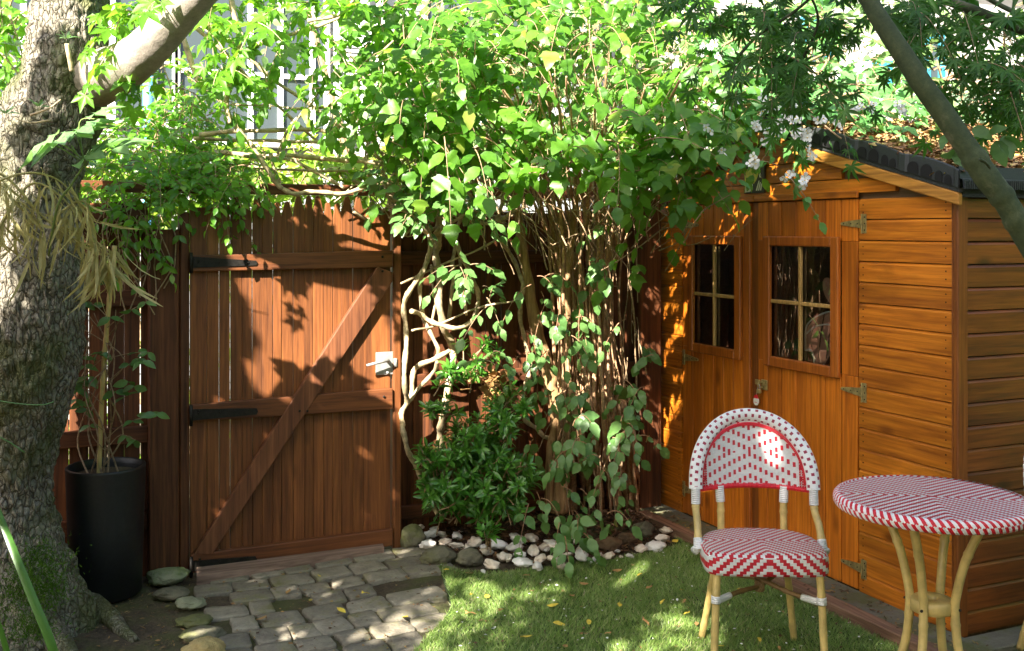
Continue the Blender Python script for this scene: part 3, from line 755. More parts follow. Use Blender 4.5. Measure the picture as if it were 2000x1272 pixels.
# black plastic edging trays round the roof
a = Acc(); f = lambda y: ZE + .018 + SR*(y-SY); n = 80
ys = np.linspace(SY-.055, RY-.05, n); pts = []
for i, y in enumerate(ys):
    u = (y-SY+.055)/.29; k = u % 1; scal = .012*math.sin(math.pi*k); joint = -.006 if k < .06 or k > .94 else 0
    pts.append((y, f(y)+.001, f(y)+.072+scal, SX-.050+joint))
V = []; F = []
for (y, z0, z1, x) in pts: V += [(x, y, z0), (x+.003, y, z1-.006), (x+.006, y, z1), (x+.010, y, z1-.002), (x+.009, y, z0)]
for i in range(n-1):
    for j in range(4): F.append((i*5+j, i*5+j+1, (i+1)*5+j+1, (i+1)*5+j))
a.add(V, F)
V = []; F = []; xs = np.linspace(SX-.05, SX+SD+.05, 60)
for x in xs: V += [(x, SY-.075, f(SY-.05)-.006), (x, SY-.070, f(SY-.05)+.032), (x, SY-.058, f(SY-.05)+.035), (x, SY-.052, f(SY-.05)+.082), (x, SY-.040, f(SY-.05)+.080), (x, SY-.045, f(SY-.05))]
for i in range(len(xs)-1):
    for j in range(5): F.append((i*6+j, i*6+j+1, (i+1)*6+j+1, (i+1)*6+j))
a.add(V, F)
for x in np.arange(SX-.045, SX+SD, .0115): a.box((x, SY-.079, f(SY-.05)-.004), (x+.0045, SY-.0745, f(SY-.05)+.028))
edg = a.build('edging_tray', MT['black'], shed)
MT['arch_shade'] = plain('arch_opening_shadow', (.004,.004,.004), .9, 0, 20, .1, 0)  # near-black plates on the tray paint the shade inside open arches
a = Acc()
for k in range(4):
    for (o_, w, h) in ((.055,.017,.036),(.10,.018,.042),(.165,.028,.052),(.235,.028,.048)):
        y = SY - .055 + k*.29 + o_; z = f(y)+.003; t = np.linspace(0, math.pi, 9)
        P = [(y-w, z-SR*w)] + [(y-w*math.cos(q), z+h*.5+h*.5*math.sin(q)) for q in t] + [(y+w, z+SR*w)]
        a.prism(P, 0, SX-.0535, SX-.0525)
a.build('arch_shade_plates', MT['arch_shade'], edg)
# leaf litter lying on the roof
rg = np.random.default_rng(51); n = 9000
y = rg.uniform(SY-.03, RY+.1, n); x = rg.uniform(SX-.03, SX+SD, n)
hum = np.array([.02*fbm((q, w, 0), 3, 3) for q, w in zip(x, y)])
z = np.array([roofz(q) for q in y]) + .070 + hum + rg.uniform(0, .022, n); z[y < SY+.1] -= .008
aa = Acc(); xs = np.linspace(SX-.03, SX+SD, 90); yy = np.linspace(SY-.035, RY+.15, 50)
V = [(u, w, roofz(w)+.064+.02*fbm((u, w, 0), 3, 3) - (.01 if w < SY+.05 else 0)) for w in yy for u in xs]
F = [(j*90+i, j*90+i+1, (j+1)*90+i+1, (j+1)*90+i) for j in range(49) for i in range(89)]
aa.add(V, F)
MT['rlitter'] = isl_mat('roof_leaf_litter', [(0, (.10,.05,.025)), (.3, (.22,.12,.05)), (.6, (.36,.20,.09)), (.8, (.48,.32,.14)), (.9, (.30,.28,.08)), (1, (.62,.52,.12))])
base = aa.build('leaf_mould', MT['soil'], smooth=True, fixn=False); tag(base, 'brown leaf mould heaped on the shed roof under the fresh leaves', 'leaf mould', kind='stuff')
O, D, Nn = lay(np.c_[x, y], z, rg, .5)
tag(scatter('roof_leaves', leafT, O, D, Nn, rg.uniform(.02,.055,n), [MT['rlitter']], seed=9), 'brown and yellow dead leaves piled on the shed roof', 'leaf litter', kind='stuff')
# concrete plinth and timber edging before the shed
MT['plinth'] = rock('mossy_concrete', (.09,.085,.06), (.17,.16,.12), (.26,.25,.19), 10, (.10,.105,.03), .5, .6, .006)
a = Acc(); a.bbox((3.045, 1.6, -.04), (3.232, 5.15, .030), .004); tag(a.build('plinth', MT['plinth'], loc=(3.1,3,0)), 'mossy concrete strip along the foot of the shed doors', 'plinth')
a = Acc(); a.bbox((2.975, 1.6, -.04), (3.042, 4.98, .052), .005); tag(a.build('timber_edging', MT['sleeper'], loc=(3.0,3,0)), 'weathered timber edging board between the lawn and the shed', 'edging')
xy = np.c_[rg.uniform(3.0, 3.23, 600), rg.uniform(2.3, 5.0, 600)]; O, D, Nn = lay(xy, np.where(xy[:,0] < 3.042, .056, .034), rg, .3)
tag(scatter('plinth_litter', leafT+chipT, O, D, Nn, rg.uniform(.008,.028,len(O)), [MT['litter']], seed=4), 'dry leaf bits and petals along the shed foot', 'leaf litter', kind='stuff')
a = Acc(); a.bbox((3.235, SY-.16, -.04), (5.4, SY-.03, .02), .004); tag(a.build('paving_strip', MT['plinth'], loc=(4,3,0)), 'pale concrete strip along the side wall of the shed', 'paving')
# abstract enamel plaque
pc = on_x(1481, 348, SX-.016); ya, yb = sy(1501), sy(1461)
pl = thing('plaque', (SX-.016, pc[1], pc[2]), 'small yellow and black abstract plaque fixed high on the shed front', 'plaque')
z0, z1 = pc[2]-.075, pc[2]+.078
a = Acc(); a.bbox((SX-.026, ya, z0), (SX-.0145, yb, z1), .002); a.build('backing', plain('plaque_black', (.03,.028,.025), .3, 0, 30, .2, 0), pl)
q = lambda u, v: (yb+(ya-yb)*u, z0+(z1-z0)*v)
a = Acc(); a.prism([q(.04,.03), q(.04,.86), q(.16,.80), q(.3,.86), q(.5,.80), q(.68,.86), q(.72,.6), q(.62,.42), q(.5,.30), q(.3,.42), q(.2,.3), q(.24,.06)], 0, SX-.0268, SX-.0262)
a.build('yellow_panel', plain('plaque_yellow', (.62,.55,.10), .25, 0, 40, .2, 0), pl)
a = Acc(); a.prism([q(.08,.05), q(.10,.36), q(.22,.30), q(.34,.40), q(.46,.28), q(.44,.12), q(.30,.05)], 0, SX-.0274, SX-.0269)
for k in range(3): a.prism([q(.60+.1*k,.08), q(.74+.06*k,.40-.05*k), q(.78+.06*k,.40-.05*k), q(.66+.1*k,.08)], 0, SX-.0272, SX-.0262)
a.prism([q(.78,.5), q(.74,.75), q(.84,.97), q(.88,.97), q(.80,.75), q(.86,.5)], 0, SX-.0272, SX-.0262)
a.build('white_panel', plain('plaque_white', (.75,.74,.66), .25, 0, 40, .1, 0), pl)
# padlock and fob
p = on_x(1486, 758, SX-.03)
lk = thing('padlock', p, 'small brass padlock hanging from the hasp of the shed door', 'padlock')
a = Acc(); a.bbox((SX-.050, p[1]-.012, p[2]-.026), (SX-.034, p[1]+.012, p[2]-.006), .003); a.build('body', MT['brass'], lk)
a = Acc(); a.tube(smoothline([(SX-.042,p[1]-.008,p[2]-.008),(SX-.042,p[1]-.008,p[2]+.010),(SX-.042,p[1],p[2]+.018),(SX-.042,p[1]+.008,p[2]+.010),(SX-.042,p[1]+.008,p[2]-.008)]), .0022, 8); a.build('shackle', MT['steel'], lk, True)
p = on_x(1477, 782, SX-.045)
kf = thing('key_fob', p, 'little red and white fob dangling below the padlock', 'key fob')
a = Acc(); t = np.linspace(0, 2*math.pi, 20)[:-1]
a.prism([(p[1]+.019*math.cos(q), p[2]-.004+.021*math.sin(q)) for q in t], 0, SX-.048, SX-.042); a.build('disc', MT['whitepaint'], kf)
MT['red'] = plain('red_strand', (.62,.015,.03), .3, 0, 20, .1, .02)
a = Acc(); a.prism([(p[1]-.014, p[2]+.010), (p[1]+.016, p[2]+.010), (p[1]+.010, p[2]+.024), (p[1]-.002, p[2]+.029)], 0, SX-.0485, SX-.0415)
for dy in (-.007, 0, .007): a.tube([(SX-.0482, p[1]+dy, p[2]-.010), (SX-.0490, p[1]+dy, p[2]-.010)], .0025, 6)
a.build('red_trim', MT['red'], kf)
a = Acc(); a.tube(smoothline([(SX-.045, p[1], p[2]+.027), (SX-.044, p[1]-.003, p[2]+.045), (SX-.042, p[1]-.006, p[2]+.06)]), .0014, 6); a.build('chain', MT['steel'], kf)
# folded parasol-like brown panel with pale edges seen through right window
m, nt, bs = M('brown_fabric'); v, _ = coords(nt); nt.links.new(ramp(nt, noise_(nt, v, 12, 4), [(.3, (.38,.19,.13)), (.7, (.55,.30,.21))]), bs.inputs['Base Color']); bs.inputs['Roughness'].default_value = .7
yy = lambda px: on_x(px, 600, SX+.02)[1]; zz = lambda px, py: on_x(px, py, SX+.02)[2]
it = thing('folded_panel', (SX+.12, yy(1610), .9), 'brown fabric panel with white piping behind the right shed window', 'fabric panel')
PP = [(1577,640),(1592,622),(1612,612),(1625,610),(1640,622),(1650,650),(1652,700),(1625,690),(1612,712),(1600,735),(1592,730),(1590,690),(1575,684)]
a = Acc(); pol = [(yy(x), zz(x, y)) for x, y in PP]; a.prism(pol, 0, SX+.016, SX+.03); b_ = a.build('fabric', m, it)
a = Acc(); 
for L in ([(1577,652),(1592,640),(1612,634),(1640,636)], PP[-1:]+PP[:1]+PP[1:5], [(1575,684),(1586,684),(1592,700),(1592,730),(1600,733),(1612,712)], [(1650,665),(1628,676),(1630,700),(1645,715)]):
    a.tube(smoothline([(SX+.013, yy(x), zz(x, y)) for x, y in L]), .0045, 6)
a.tube(smoothline([(SX+.014, yy(x), zz(x, y)) for x, y in ((1612,612),(1606,650),(1600,700))]), .002, 6, 1); a.tube(smoothline([(SX+.014, yy(x), zz(x, y)) for x, y in ((1625,612),(1622,650),(1616,700))]), .002, 6, 1)
a.build('piping', [MT['whitepaint'], MT['iron']], it, True)
a = Acc(); t = np.linspace(0, 2*math.pi, 18)[:-1]; 
a.prism([(yy(1622)+.045*math.cos(q)+.02*math.sin(q), zz(1622,568)+.06*math.sin(q)) for q in t], 0, SX+.016, SX+.022); o = a.build('paddle', m, None)
tag(o, 'pale oval wooden paddle end high behind the right shed window', 'paddle')
# ================================================================ BISTRO CHAIR AND TABLE
def weave(name, kind, p1=.0085, p2=.0085, zc=0.0):
    """red and white plastic strands: twill in four mirrored quarters ('top', 'band') or short red dashes ('back')"""
    m, nt, bs = M(name); tc = N(nt, 'TexCoord'); sx = N(nt, 'SeparateXYZ'); nt.links.new(tc.outputs['Object'], sx.inputs[0])
    X = sx.outputs[0]; Y = sx.outputs[1 if kind == 'top' else 2]
    mm = lambda op, a, b=0.0: math_(nt, op, a, b)
    if kind in ('top', 'band'):
        u = mm('DIVIDE', X, p1); v = mm('DIVIDE', Y, p2)
        au = mm('FLOOR', mm('ABSOLUTE', u)) ; av = mm('FLOOR', mm('ABSOLUTE', v)) if kind == 'top' else mm('FLOOR', mm('ADD', v, 400.0))
        red = mm('LESS_THAN', mm('MODULO', mm('ADD', mm('SUBTRACT', au, av) if kind == 'top' else mm('ADD', au, av), 800.0), 4.0), 1.9)
    elif kind == 'back':
        u = mm('DIVIDE', X, p1); i = mm('FLOOR', mm('ADD', u, .5)); fu = mm('ABSOLUTE', mm('SUBTRACT', u, i))
        col = mm('LESS_THAN', fu, .25)
        w = mm('SUBTRACT', mm('ABSOLUTE', mm('SUBTRACT', Y, zc)), mm('MULTIPLY', mm('ABSOLUTE', i), .0085))
        fr = mm('FRACT', mm('ADD', mm('DIVIDE', w, p2), 20.0)); row = mm('LESS_THAN', fr, .44)
        red = mm('MULTIPLY', col, row); u = mm('MULTIPLY', u, 2.0); v = mm('DIVIDE', Y, .0042*1.0)
    hu = mm('ABSOLUTE', mm('SINE', mm('MULTIPLY', u, math.pi*2))); hv = mm('ABSOLUTE', mm('SINE', mm('MULTIPLY', v, math.pi*(2 if kind != 'back' else 1))))
    h = mixc(nt, red, (0,0,0), (0,0,0))
    mx = N(nt, 'Mix'); nt.links.new(red, mx.inputs[0]); nt.links.new(hv, mx.inputs[2]); nt.links.new(hu, mx.inputs[3])
    c = mixc(nt, red, (.80,.80,.77), (.60,.018,.035))
    n = noise_(nt, tc.outputs['Object'], 130, 2); hs = N(nt, 'HueSaturation'); nt.links.new(math_(nt, 'MULTIPLY_ADD', n, .35, .82), hs.inputs['Value']); nt.links.new(c, hs.inputs['Color'])
    nt.links.new(hs.outputs[0], bs.inputs['Base Color']); bs.inputs['Roughness'].default_value = .38
    bump(nt, mx.outputs[0], .8, .003, bs); return m
MT['w_top'] = weave('woven_top', 'top', .0085, .0085); MT['w_seat'] = weave('woven_seat', 'top', .0078, .0078)
MT['w_band'] = weave('woven_band', 'band', .0115, .0105); MT['w_back'] = weave('woven_back', 'back', .0199, .040, .735)
MT['red'] = MT.get('red')
def dots():
    m, nt, bs = M('dotted_hoop'); tc = N(nt, 'TexCoord'); sx = N(nt, 'SeparateXYZ'); nt.links.new(tc.outputs['UV'], sx.inputs[0])
    fu = math_(nt, 'FRACT', math_(nt, 'ADD', sx.outputs[0], math_(nt, 'MULTIPLY', math_(nt, 'FLOOR', sx.outputs[1]), .5))); fv = math_(nt, 'FRACT', sx.outputs[1])
    a_ = math_(nt, 'LESS_THAN', math_(nt, 'ABSOLUTE', math_(nt, 'SUBTRACT', fu, .5)), .19); b_ = math_(nt, 'LESS_THAN', math_(nt, 'ABSOLUTE', math_(nt, 'SUBTRACT', fv, .5)), .28)
    r = math_(nt, 'MULTIPLY', a_, b_); nt.links.new(mixc(nt, r, (.80,.80,.78), (.32,.02,.05)), bs.inputs['Base Color']); bs.inputs['Roughness'].default_value = .35
    bump(nt, math_(nt, 'ABSOLUTE', math_(nt, 'SINE', math_(nt, 'MULTIPLY', sx.outputs[0], math.pi*6))), .5, .002, bs); return m
MT['dots'] = dots()
def wrapmat():
    m, nt, bs = M('wound_strand'); tc = N(nt, 'TexCoord'); sx = N(nt, 'SeparateXYZ'); nt.links.new(tc.outputs['Object'], sx.inputs[0])
    bs.inputs['Base Color'].default_value = (.80,.80,.78,1); bs.inputs['Roughness'].default_value = .3
    bump(nt, math_(nt, 'ABSOLUTE', math_(nt, 'SINE', math_(nt, 'MULTIPLY', sx.outputs[2], math.pi/.007))), .9, .003, bs); return m
MT['wrap'] = wrapmat()
def bamboo(a, pts, r, nodes=3, n=14, mat=0):
    P = smoothline(pts, 14); m = len(P); rr = np.full(m, r)
    L = np.concatenate([[0], np.cumsum(np.linalg.norm(np.diff(P, axis=0), axis=1))]); 
    for k in range(nodes):
        c = L[-1]*(k+.6)/(nodes); rr = rr + .0022*np.exp(-((L-c)/.006)**2)
    a.tube(P, rr, n, mat)
chair = thing('bistro_chair', (0,0,0), 'red and white woven bistro chair with bamboo legs in front of the shed doors', 'chair', 'woven bistro chairs')
# seat outline
def seat_outline(k=48):
    P = []
    for t in np.linspace(0, 2*math.pi, k, endpoint=False):
        c, s = math.cos(t), math.sin(t); e = .30 if s < 0 else .78
        x = .218*np.sign(c)*abs(c)**(e if s < 0 else .70); y = (.165 if s < 0 else .185)*np.sign(s)*abs(s)**e
        x *= 1 - .06*(y > 0)*(y/.185)
        P.append((x, y))
    return np.array(P)
O_ = seat_outline(); n = len(O_); a = Acc()
rings = [(.0,.462),(.35,.461),(.7,.460),(.9,.458),(.955,.454),(.985,.446)]
V = [(0, 0, .462)]; F = []
for s, z in rings[1:]: V += [(x*s, y*s, z) for x, y in O_]
for i in range(n): F.append((0, 1+i, 1+(i+1) % n))
for r in range(len(rings)-2):
    for i in range(n): F.append((1+r*n+i, 1+(r+1)*n+i, 1+(r+1)*n+(i+1) % n, 1+r*n+(i+1) % n))
a.add(V, F); a.build('seat', MT['w_seat'], chair, True)
a = Acc(); V = []; F = []
br_ = [(.985,.446),(1.0,.438),(1.004,.42),(1.004,.395),(.995,.382),(.96,.379),(.90,.381)]
for s, z in br_: V += [(x*s, y*s, z) for x, y in O_]
for r in range(len(br_)-1):
    for i in range(n): F.append((r*n+i, (r+1)*n+i, (r+1)*n+(i+1) % n, r*n+(i+1) % n))
F.append(tuple(range((len(br_)-1)*n, len(br_)*n))); a.add(V, F); a.build('seat_edge', MT['w_band'], chair, True)
# hoop and back panel
def hoop(t):      # t 0..pi
    x = .219*math.cos(t); s = math.sin(t); z = .615 + .257*abs(s)**.80
    y = .205 - 1.75*x*x + .20*(z-.615); return np.array([x, y, z])
tt = np.linspace(0, math.pi, 61); H = np.array([hoop(t) for t in tt])
def uvtube(name, P, r, mat, parent, lu, nv, n=22, flat=1.0):
    T = np.gradient(P, axis=0); T /= np.linalg.norm(T, axis=1)[:, None]; me = bpy.data.meshes.new(name)
    L = np.concatenate([[0], np.cumsum(np.linalg.norm(np.diff(P, axis=0), axis=1))]); V = []; F = []; UV = []
    for i in range(len(P)):
        u = np.array([0,1.,0]); u = u - T[i]*u.dot(T[i]); u /= np.linalg.norm(u); w = np.cross(T[i], u)
        for j in range(n): q = 2*math.pi*j/n; V.append(P[i] + r*(flat*math.cos(q)*u + math.sin(q)*w))
    for i in range(len(P)-1):
        for j in range(n):
            k = (j+1) % n; F.append((i*n+j, i*n+k, (i+1)*n+k, (i+1)*n+j)); UV += [(L[i]/lu, j*nv/n), (L[i]/lu, (j+1)*nv/n), (L[i+1]/lu, (j+1)*nv/n), (L[i+1]/lu, j*nv/n)]
    me.from_pydata([tuple(v) for v in V], [], F); uvl = me.uv_layers.new(name='UVMap')
    uvl.data.foreach_set('uv', np.array(UV).ravel()); me.materials.append(mat); me.polygons.foreach_set('use_smooth', [True]*len(F))
    o = bpy.data.objects.new(name, me); COL.objects.link(o); par(o, parent); return o
uvtube('back_hoop', H, .0255, MT['dots'], chair, .028, 7, 28, .62)
a = Acc(); V = []; F = []; nx, nz = 40, 22
def pan(x, z, dy=0): return (x, .205-1.75*x*x+.20*(z-.615)+dy, z)
def ztop(x, m=.018):
    q = min(1, abs(x)/.224); t = math.acos(q); return .615 + .262*abs(math.sin(t))**.80 - m
for side, dy in ((0, -.004), (1, .006)):
    b0 = len(V)
    for i in range(nx+1):
        x = -.208 + .416*i/nx
        for j in range(nz+1): z = .610 + (max(ztop(x), .62)-.610)*j/nz; V.append(pan(x, z, dy))
    for i in range(nx):
        for j in range(nz): q = b0+i*(nz+1)+j; F.append((q, q+nz+1, q+nz+2, q+1))
a.add(V, F); bk = a.build('backrest', MT['w_back'], chair, True, False)
# red binding inside hoop and along the bottom
a = Acc(); P = [np.array(pan(.238*.905*math.cos(t)*1.0, .615+.262*abs(math.sin(t))**.8*.895, -.004)) for t in np.linspace(.06, math.pi-.06, 60)]
for k, (ds, r) in enumerate(((.965,.0046),(.940,.0036))):
    P = [np.array(pan(.2035*ds*math.cos(t), .615+.2345*ds*abs(math.sin(t))**.8, -.006)) for t in np.linspace(.03, math.pi-.03, 60)]; a.tube(P, r, 8)
P = [np.array(pan(x, .611, 0)) for x in np.linspace(-.209, .209, 30)]; a.tube(P, .0085, 10)
# vertical red strands folded over the lower edge
for x in np.linspace(-.200, .200, 82): a.tube([pan(x, .604, -.010), pan(x, .617+.006*(int(x*500) % 2), -.0075)], .0022, 6)
for s in (-1, 1):
    for k in range(14):
        z = .62 + k*.0085; 
        for dx in (0, .0085, .017): a.tube([pan(s*(.193-dx), z, -.0085), pan(s*(.193-dx), z+.006, -.0085)], .0030, 6)
a.build('red_binding', MT['red'], chair, True)
# frame canes
def cane(nm, pts, r=.0135, nodes=2, wraps=(), parent=chair):
    a = Acc(); bamboo(a, pts, r, nodes); o = a.build(nm, MT['bamboo'], parent, True)
    P = smoothline(pts, 20); L = np.concatenate([[0], np.cumsum(np.linalg.norm(np.diff(P, axis=0), axis=1))])/1.0
    for (w0, w1) in wraps:
        q = P[(L >= w0*L[-1]-1e-6) & (L <= w1*L[-1]+1e-6)]
        if len(q) > 1: a = Acc(); a.tube(q, r+.0035, 16); a.build('strand_wrap', MT['wrap'], o, True)
    return o
for s in (-1, 1):
    h0 = hoop(0 if s > 0 else math.pi)
    cane('back_post', [h0+(0,.0,.01), h0+(s*.001,-.01,-.07), (s*.222,.05,.50), (s*.225,.0,.42)], .0135, 2, ((.0,.27),(.82,1.0)))
    cane('rear_leg', [pan(s*.122,.615,0), (s*.118,.170,.52), (s*.122,.168,.40), (s*.150,.215,.20), (s*.178,.262,0)], .0135, 4, ((.0,.10),))
    cane('front_leg', [(s*.178,-.135,.39), (s*.184,-.145,.28), (s*.190,-.152,.12), (s*.196,-.160,0)], .0135, 3, ((.21,.30),))
    a = Acc(); a.tube([(s*.22,.02,.428),(s*.24,.0,.418)], .016, 12); a.build('strand_wrap', MT['wrap'], chair, True)
    o = cane('stretcher', [(s*.182,-.14,.285), (s*.09,-.06,.292), (0,.02,.300+.012*s), (-s*.07,.10,.30), (-s*.135,.195,.285)], .0085, 2, ((.02,.16),)); o.data.materials[0] = MT['cane_br']
a = Acc()
for k in range(5): 
    q = [(.016*math.cos(t)+.0*k, .02+.016*math.sin(t), .292+.022*math.sin(t*2+k)) for t in np.linspace(0, 6.28, 14)]; a.tube(q, .003, 6, cap=False)
a.build('lashing', MT['cane_br'], chair, True)
def camrot(deg): return -YAW + R(deg)
def campos(right, d): return (right*CY + d*SY_, -right*SY_ + d*CY, 0)
def place(o, right, d, deg, z=.012): x, y, _ = campos(right, d); o.location = (x, y, z); o.rotation_euler = (0, 0, camrot(deg))
place(chair, .905, 3.80, -2.5)
c2 = copy_tree(chair); place(c2, 2.13, 3.72, 6); tag(c2, 'second woven bistro chair, only its back edge showing at the right end of the table', 'chair')
# table
tab = thing('bistro_table', (0,0,0), 'round red and white woven bistro table on curved bamboo legs', 'table')
RT = .300; n = 96; ang = np.linspace(0, 2*math.pi, n, endpoint=False); a = Acc(); V = [(0,0,.722)]; F = []
for s, z in ((.3,.722),(.6,.7215),(.85,.721),(.96,.720)): V += [(RT*s*math.cos(t), RT*s*math.sin(t), z) for t in ang]
for i in range(n): F.append((0, 1+i, 1+(i+1) % n))
for r in range(3):
    for i in range(n): F.append((1+r*n+i, 1+(r+1)*n+i, 1+(r+1)*n+(i+1) % n, 1+r*n+(i+1) % n))
a.add(V, F); a.build('table_top', MT['w_top'], tab, True)
# rim made of real slanting strands, two red, two white
a = Acc(); K = 76; prof = [(.958,.7205),(.985,.719),(1.004,.7125),(1.010,.704),(1.008,.694),(.994,.686),(.96,.683)]
a.tube([(RT*.985*math.cos(t), RT*.985*math.sin(t),   .702) for t in np.linspace(0, 2*math.pi, 97)], .0115, 10, 0, cap=False)
for k in range(K*4):
    t0 = 2*math.pi*k/(K*4); P = []
    for i, (s, z) in enumerate(prof):
        t = t0 + .020*i; P.append((RT*(s+.008)*math.cos(t), RT*(s+.008)*math.sin(t), z))
    c_ = 1 if k % 4 < 2 else 0; a.tube(P[:4], .0034, 6, c_, cap=False); a.tube(P[3:], .0034, 6, 1-c_, cap=False)
a.build('woven_rim', [MT['white_wrap'], MT['red']], tab, True)
a = Acc(); a.tube([(0,0,.690),(0,0,.70)], [.29,.29], 60); a.build('underside', MT['whitepaint'], tab)
for k in range(4):
    t = R(58 + 90*k); c, s = math.cos(t), math.sin(t)
    a = Acc(); bamboo(a, [(c*r, s*r, z) for r, z in ((.165,.69),(.150,.64),(.105,.53),(.078,.42),(.073,.36),(.085,.24),(.125,.10),(.165,.0))], .0140, 3)
    lg = a.build('leg', MT['bamboo'], tab, True)
    a = Acc(); a.tube([(c*(.073+.013), s*(.073+.013), .372), (c*(.073+.019), s*(.073+.019), .372)], .0045, 8); a.build('bolt', MT['iron'], lg)
a = Acc(); V = []; F = []; n = 40
prof = [(.016,.352),(.016,.388),(.020,.392),(.060,.392),(.066,.388),(.067,.372),(.066,.352),(.060,.349)]
for r, z in prof: V += [(r*math.cos(t), r*math.sin(t), z) for t in np.linspace(0, 2*math.pi, n, endpoint=False)]
for r in range(len(prof)):
    q = (r+1) % len(prof)
    for i in range(n): F.append((r*n+i, q*n+i, q*n+(i+1) % n, r*n+(i+1) % n))
a.add(V, F); a.build('ring_shelf', MT['bamboo'], tab, True)
place(tab, 1.367, 3.40, -10)
# ================================================================ LEAVES AND STEMS
def strip_leaf(half, droop=.18, fold=.22, wave=.0, seed=0):
    """leaf from a half outline [(x, y)...] running base to tip; quads to the midrib"""
    V = []; F = []; n = len(half)
    for i, (x, y) in enumerate(half):
        zc = -droop*y*y; k = fold*x + wave*math.sin(y*9+seed)*x
        V += [(-x, y, zc+k), (0, y - .0, zc), (x, y, zc+k - .02*math.sin(y*7+seed))]
    for i in range(n-1):
        b = 3*i; F += [(b, b+1, b+4, b+3), (b+1, b+2, b+5, b+4)]
    return np.array(V), F
def ovate(w=.34, m=9, serr=.12, **k):
    h = []
    for i in range(m):
        t = i/(m-1); x = w*math.sin(math.pi*t**.8)**.85 * (1.0 if i % 2 else 1-serr); h.append((max(x, .004), t + (0 if i % 2 else -.015)))
    h[0] = (.01, 0); h[-1] = (.002, 1.0); return strip_leaf(h, **k)
L_ov = [ovate(.33, 9, .13, droop=.2, fold=.2, wave=.15, seed=i) for i in range(2)] + [ovate(.29, 9, .13, droop=.35, fold=.1, wave=.2, seed=3)]
L_lobe = [strip_leaf([(.02,0),(.20,.02),(.36,.10),(.40,.20),(.52,.36),(.36,.40),(.30,.46),(.31,.56),(.24,.68),(.16,.80),(.07,.92),(.003,1.0)], droop=d, fold=f, wave=.25, seed=s) for d, f, s in ((.22,.14,0),(.35,.05,2),(.1,.25,4))]
L_lan = [strip_leaf([(.01,0),(.10,.15),(.16,.38),(.16,.58),(.10,.8),(.002,1)], droop=d, fold=.35) for d in (.15, .35)]
L_sm = [strip_leaf([(.01,0),(.18,.15),(.27,.38),(.24,.62),(.12,.85),(.002,1)], droop=d, fold=.3) for d in (.1, .3)]
L_bam = [strip_leaf([(.004,0),(.028,.08),(.042,.3),(.038,.6),(.02,.85),(.001,1)], droop=d, fold=.5, wave=.5, seed=i) for i, d in enumerate((.1,.35,.6))]
def palm(tips, notch=.30, wid=.11, fold=.12, droop=.2):
    V = [(0, 0, 0)]; F = []
    a = [R(t[0]) for t in tips]; L = [t[1] for t in tips]; P = lambda ang, r, z=0: (r*math.sin(ang), r*math.cos(ang), z - droop*r*r)
    for i in range(len(a)):
        lo = a[i]-R(20) if i == 0 else (a[i]+a[i-1])/2; hi = a[i]+R(20) if i == len(a)-1 else (a[i]+a[i+1])/2
        nr = notch*min(L[i], 1)
        b = len(V); c, s = math.cos(a[i]), math.sin(a[i]); m = .55*L[i]
        V += [P(lo, nr, fold*.4), (m*s - wid*c, m*c + wid*s, fold*.8 - droop*m*m), P(a[i], L[i]), (m*s + wid*c, m*c - wid*s, fold*.8 - droop*m*m), P(hi, nr, fold*.4)]
        F += [(0, b, b+1, b+2), (0, b+2, b+3, b+4)]
    return np.array(V), F
MAP = [(-118,.45),(-78,.72),(-38,.92),(0,1.0),(38,.92),(78,.72),(118,.45)]
L_map = [palm(MAP, .30, .10, .08, .25), palm(MAP, .28, .09, .1, .5)]
L_syc = [palm([(-100,.5),(-52,.85),(0,1.0),(52,.85),(100,.5)], .58, .2, .1, .2), palm([(-100,.5),(-52,.85),(0,1.0),(52,.85),(100,.5)], .55, .2, .1, .45)]
L_bulk = [ovate(.36, 5, 0, droop=.1, fold=.1)]
MT['lf_shrub'] = leafmat('shrub_leaf', (.035,.125,.012), (.115,.26,.022), (.23,.52,.035), .42, .45, .5, (.30,.34,.06))
MT['lf_creep'] = leafmat('creeper_leaf', (.065,.16,.04), (.14,.27,.075), (.18,.38,.06), .38, .3)
MT['lf_gloss'] = leafmat('glossy_leaf', (.03,.12,.015), (.10,.27,.03), (.16,.42,.04), .28, .22, .6)
MT['lf_climb'] = leafmat('climber_leaf', (.045,.15,.012), (.15,.34,.03), (.30,.66,.03), .34, .42, .6, (.32,.42,.05))
MT['lf_top'] = leafmat('lobed_leaf', (.07,.20,.012), (.12,.29,.02), (.26,.56,.03), .45, .5)
MT['lf_maple'] = leafmat('maple_leaf', (.03,.10,.010), (.06,.16,.018), (.12,.36,.03), .5, .35)
MT['lf_mock'] = leafmat('mock_orange_leaf', (.07,.21,.05), (.13,.32,.09), (.20,.50,.08), .42, .38)
MT['lf_pale'] = leafmat('pale_leaf', (.13,.26,.10), (.20,.34,.14), (.22,.42,.10), .4, .35)
MT['lf_hedge'] = leafmat('hedge_leaf', (.10,.20,.015), (.22,.34,.03), (.34,.55,.04), .45, .4, .4, (.42,.50,.06))
MT['lf_bg'] = leafmat('background_leaf', (.11,.22,.06), (.22,.34,.12), (.32,.50,.14), .5, .42)
MT['lf_grey'] = leafmat('grey_green_leaf', (.10,.18,.10), (.20,.30,.18), (.2,.36,.16), .5, .3)
MT['lf_dry'] = leafmat('dry_bamboo_leaf', (.38,.33,.11), (.58,.52,.24), (.52,.46,.16), .55, .35, .3)
MT['lf_strap'] = leafmat('strap_leaf', (.04,.12,.015), (.06,.16,.02), (.10,.26,.03), .35, .35)
MT['petals'] = leafmat('white_petals', (.80,.80,.76), (.86,.86,.83), (.8,.8,.74), .5, .3)
CAMV = np.array([0, 0, CAMH])
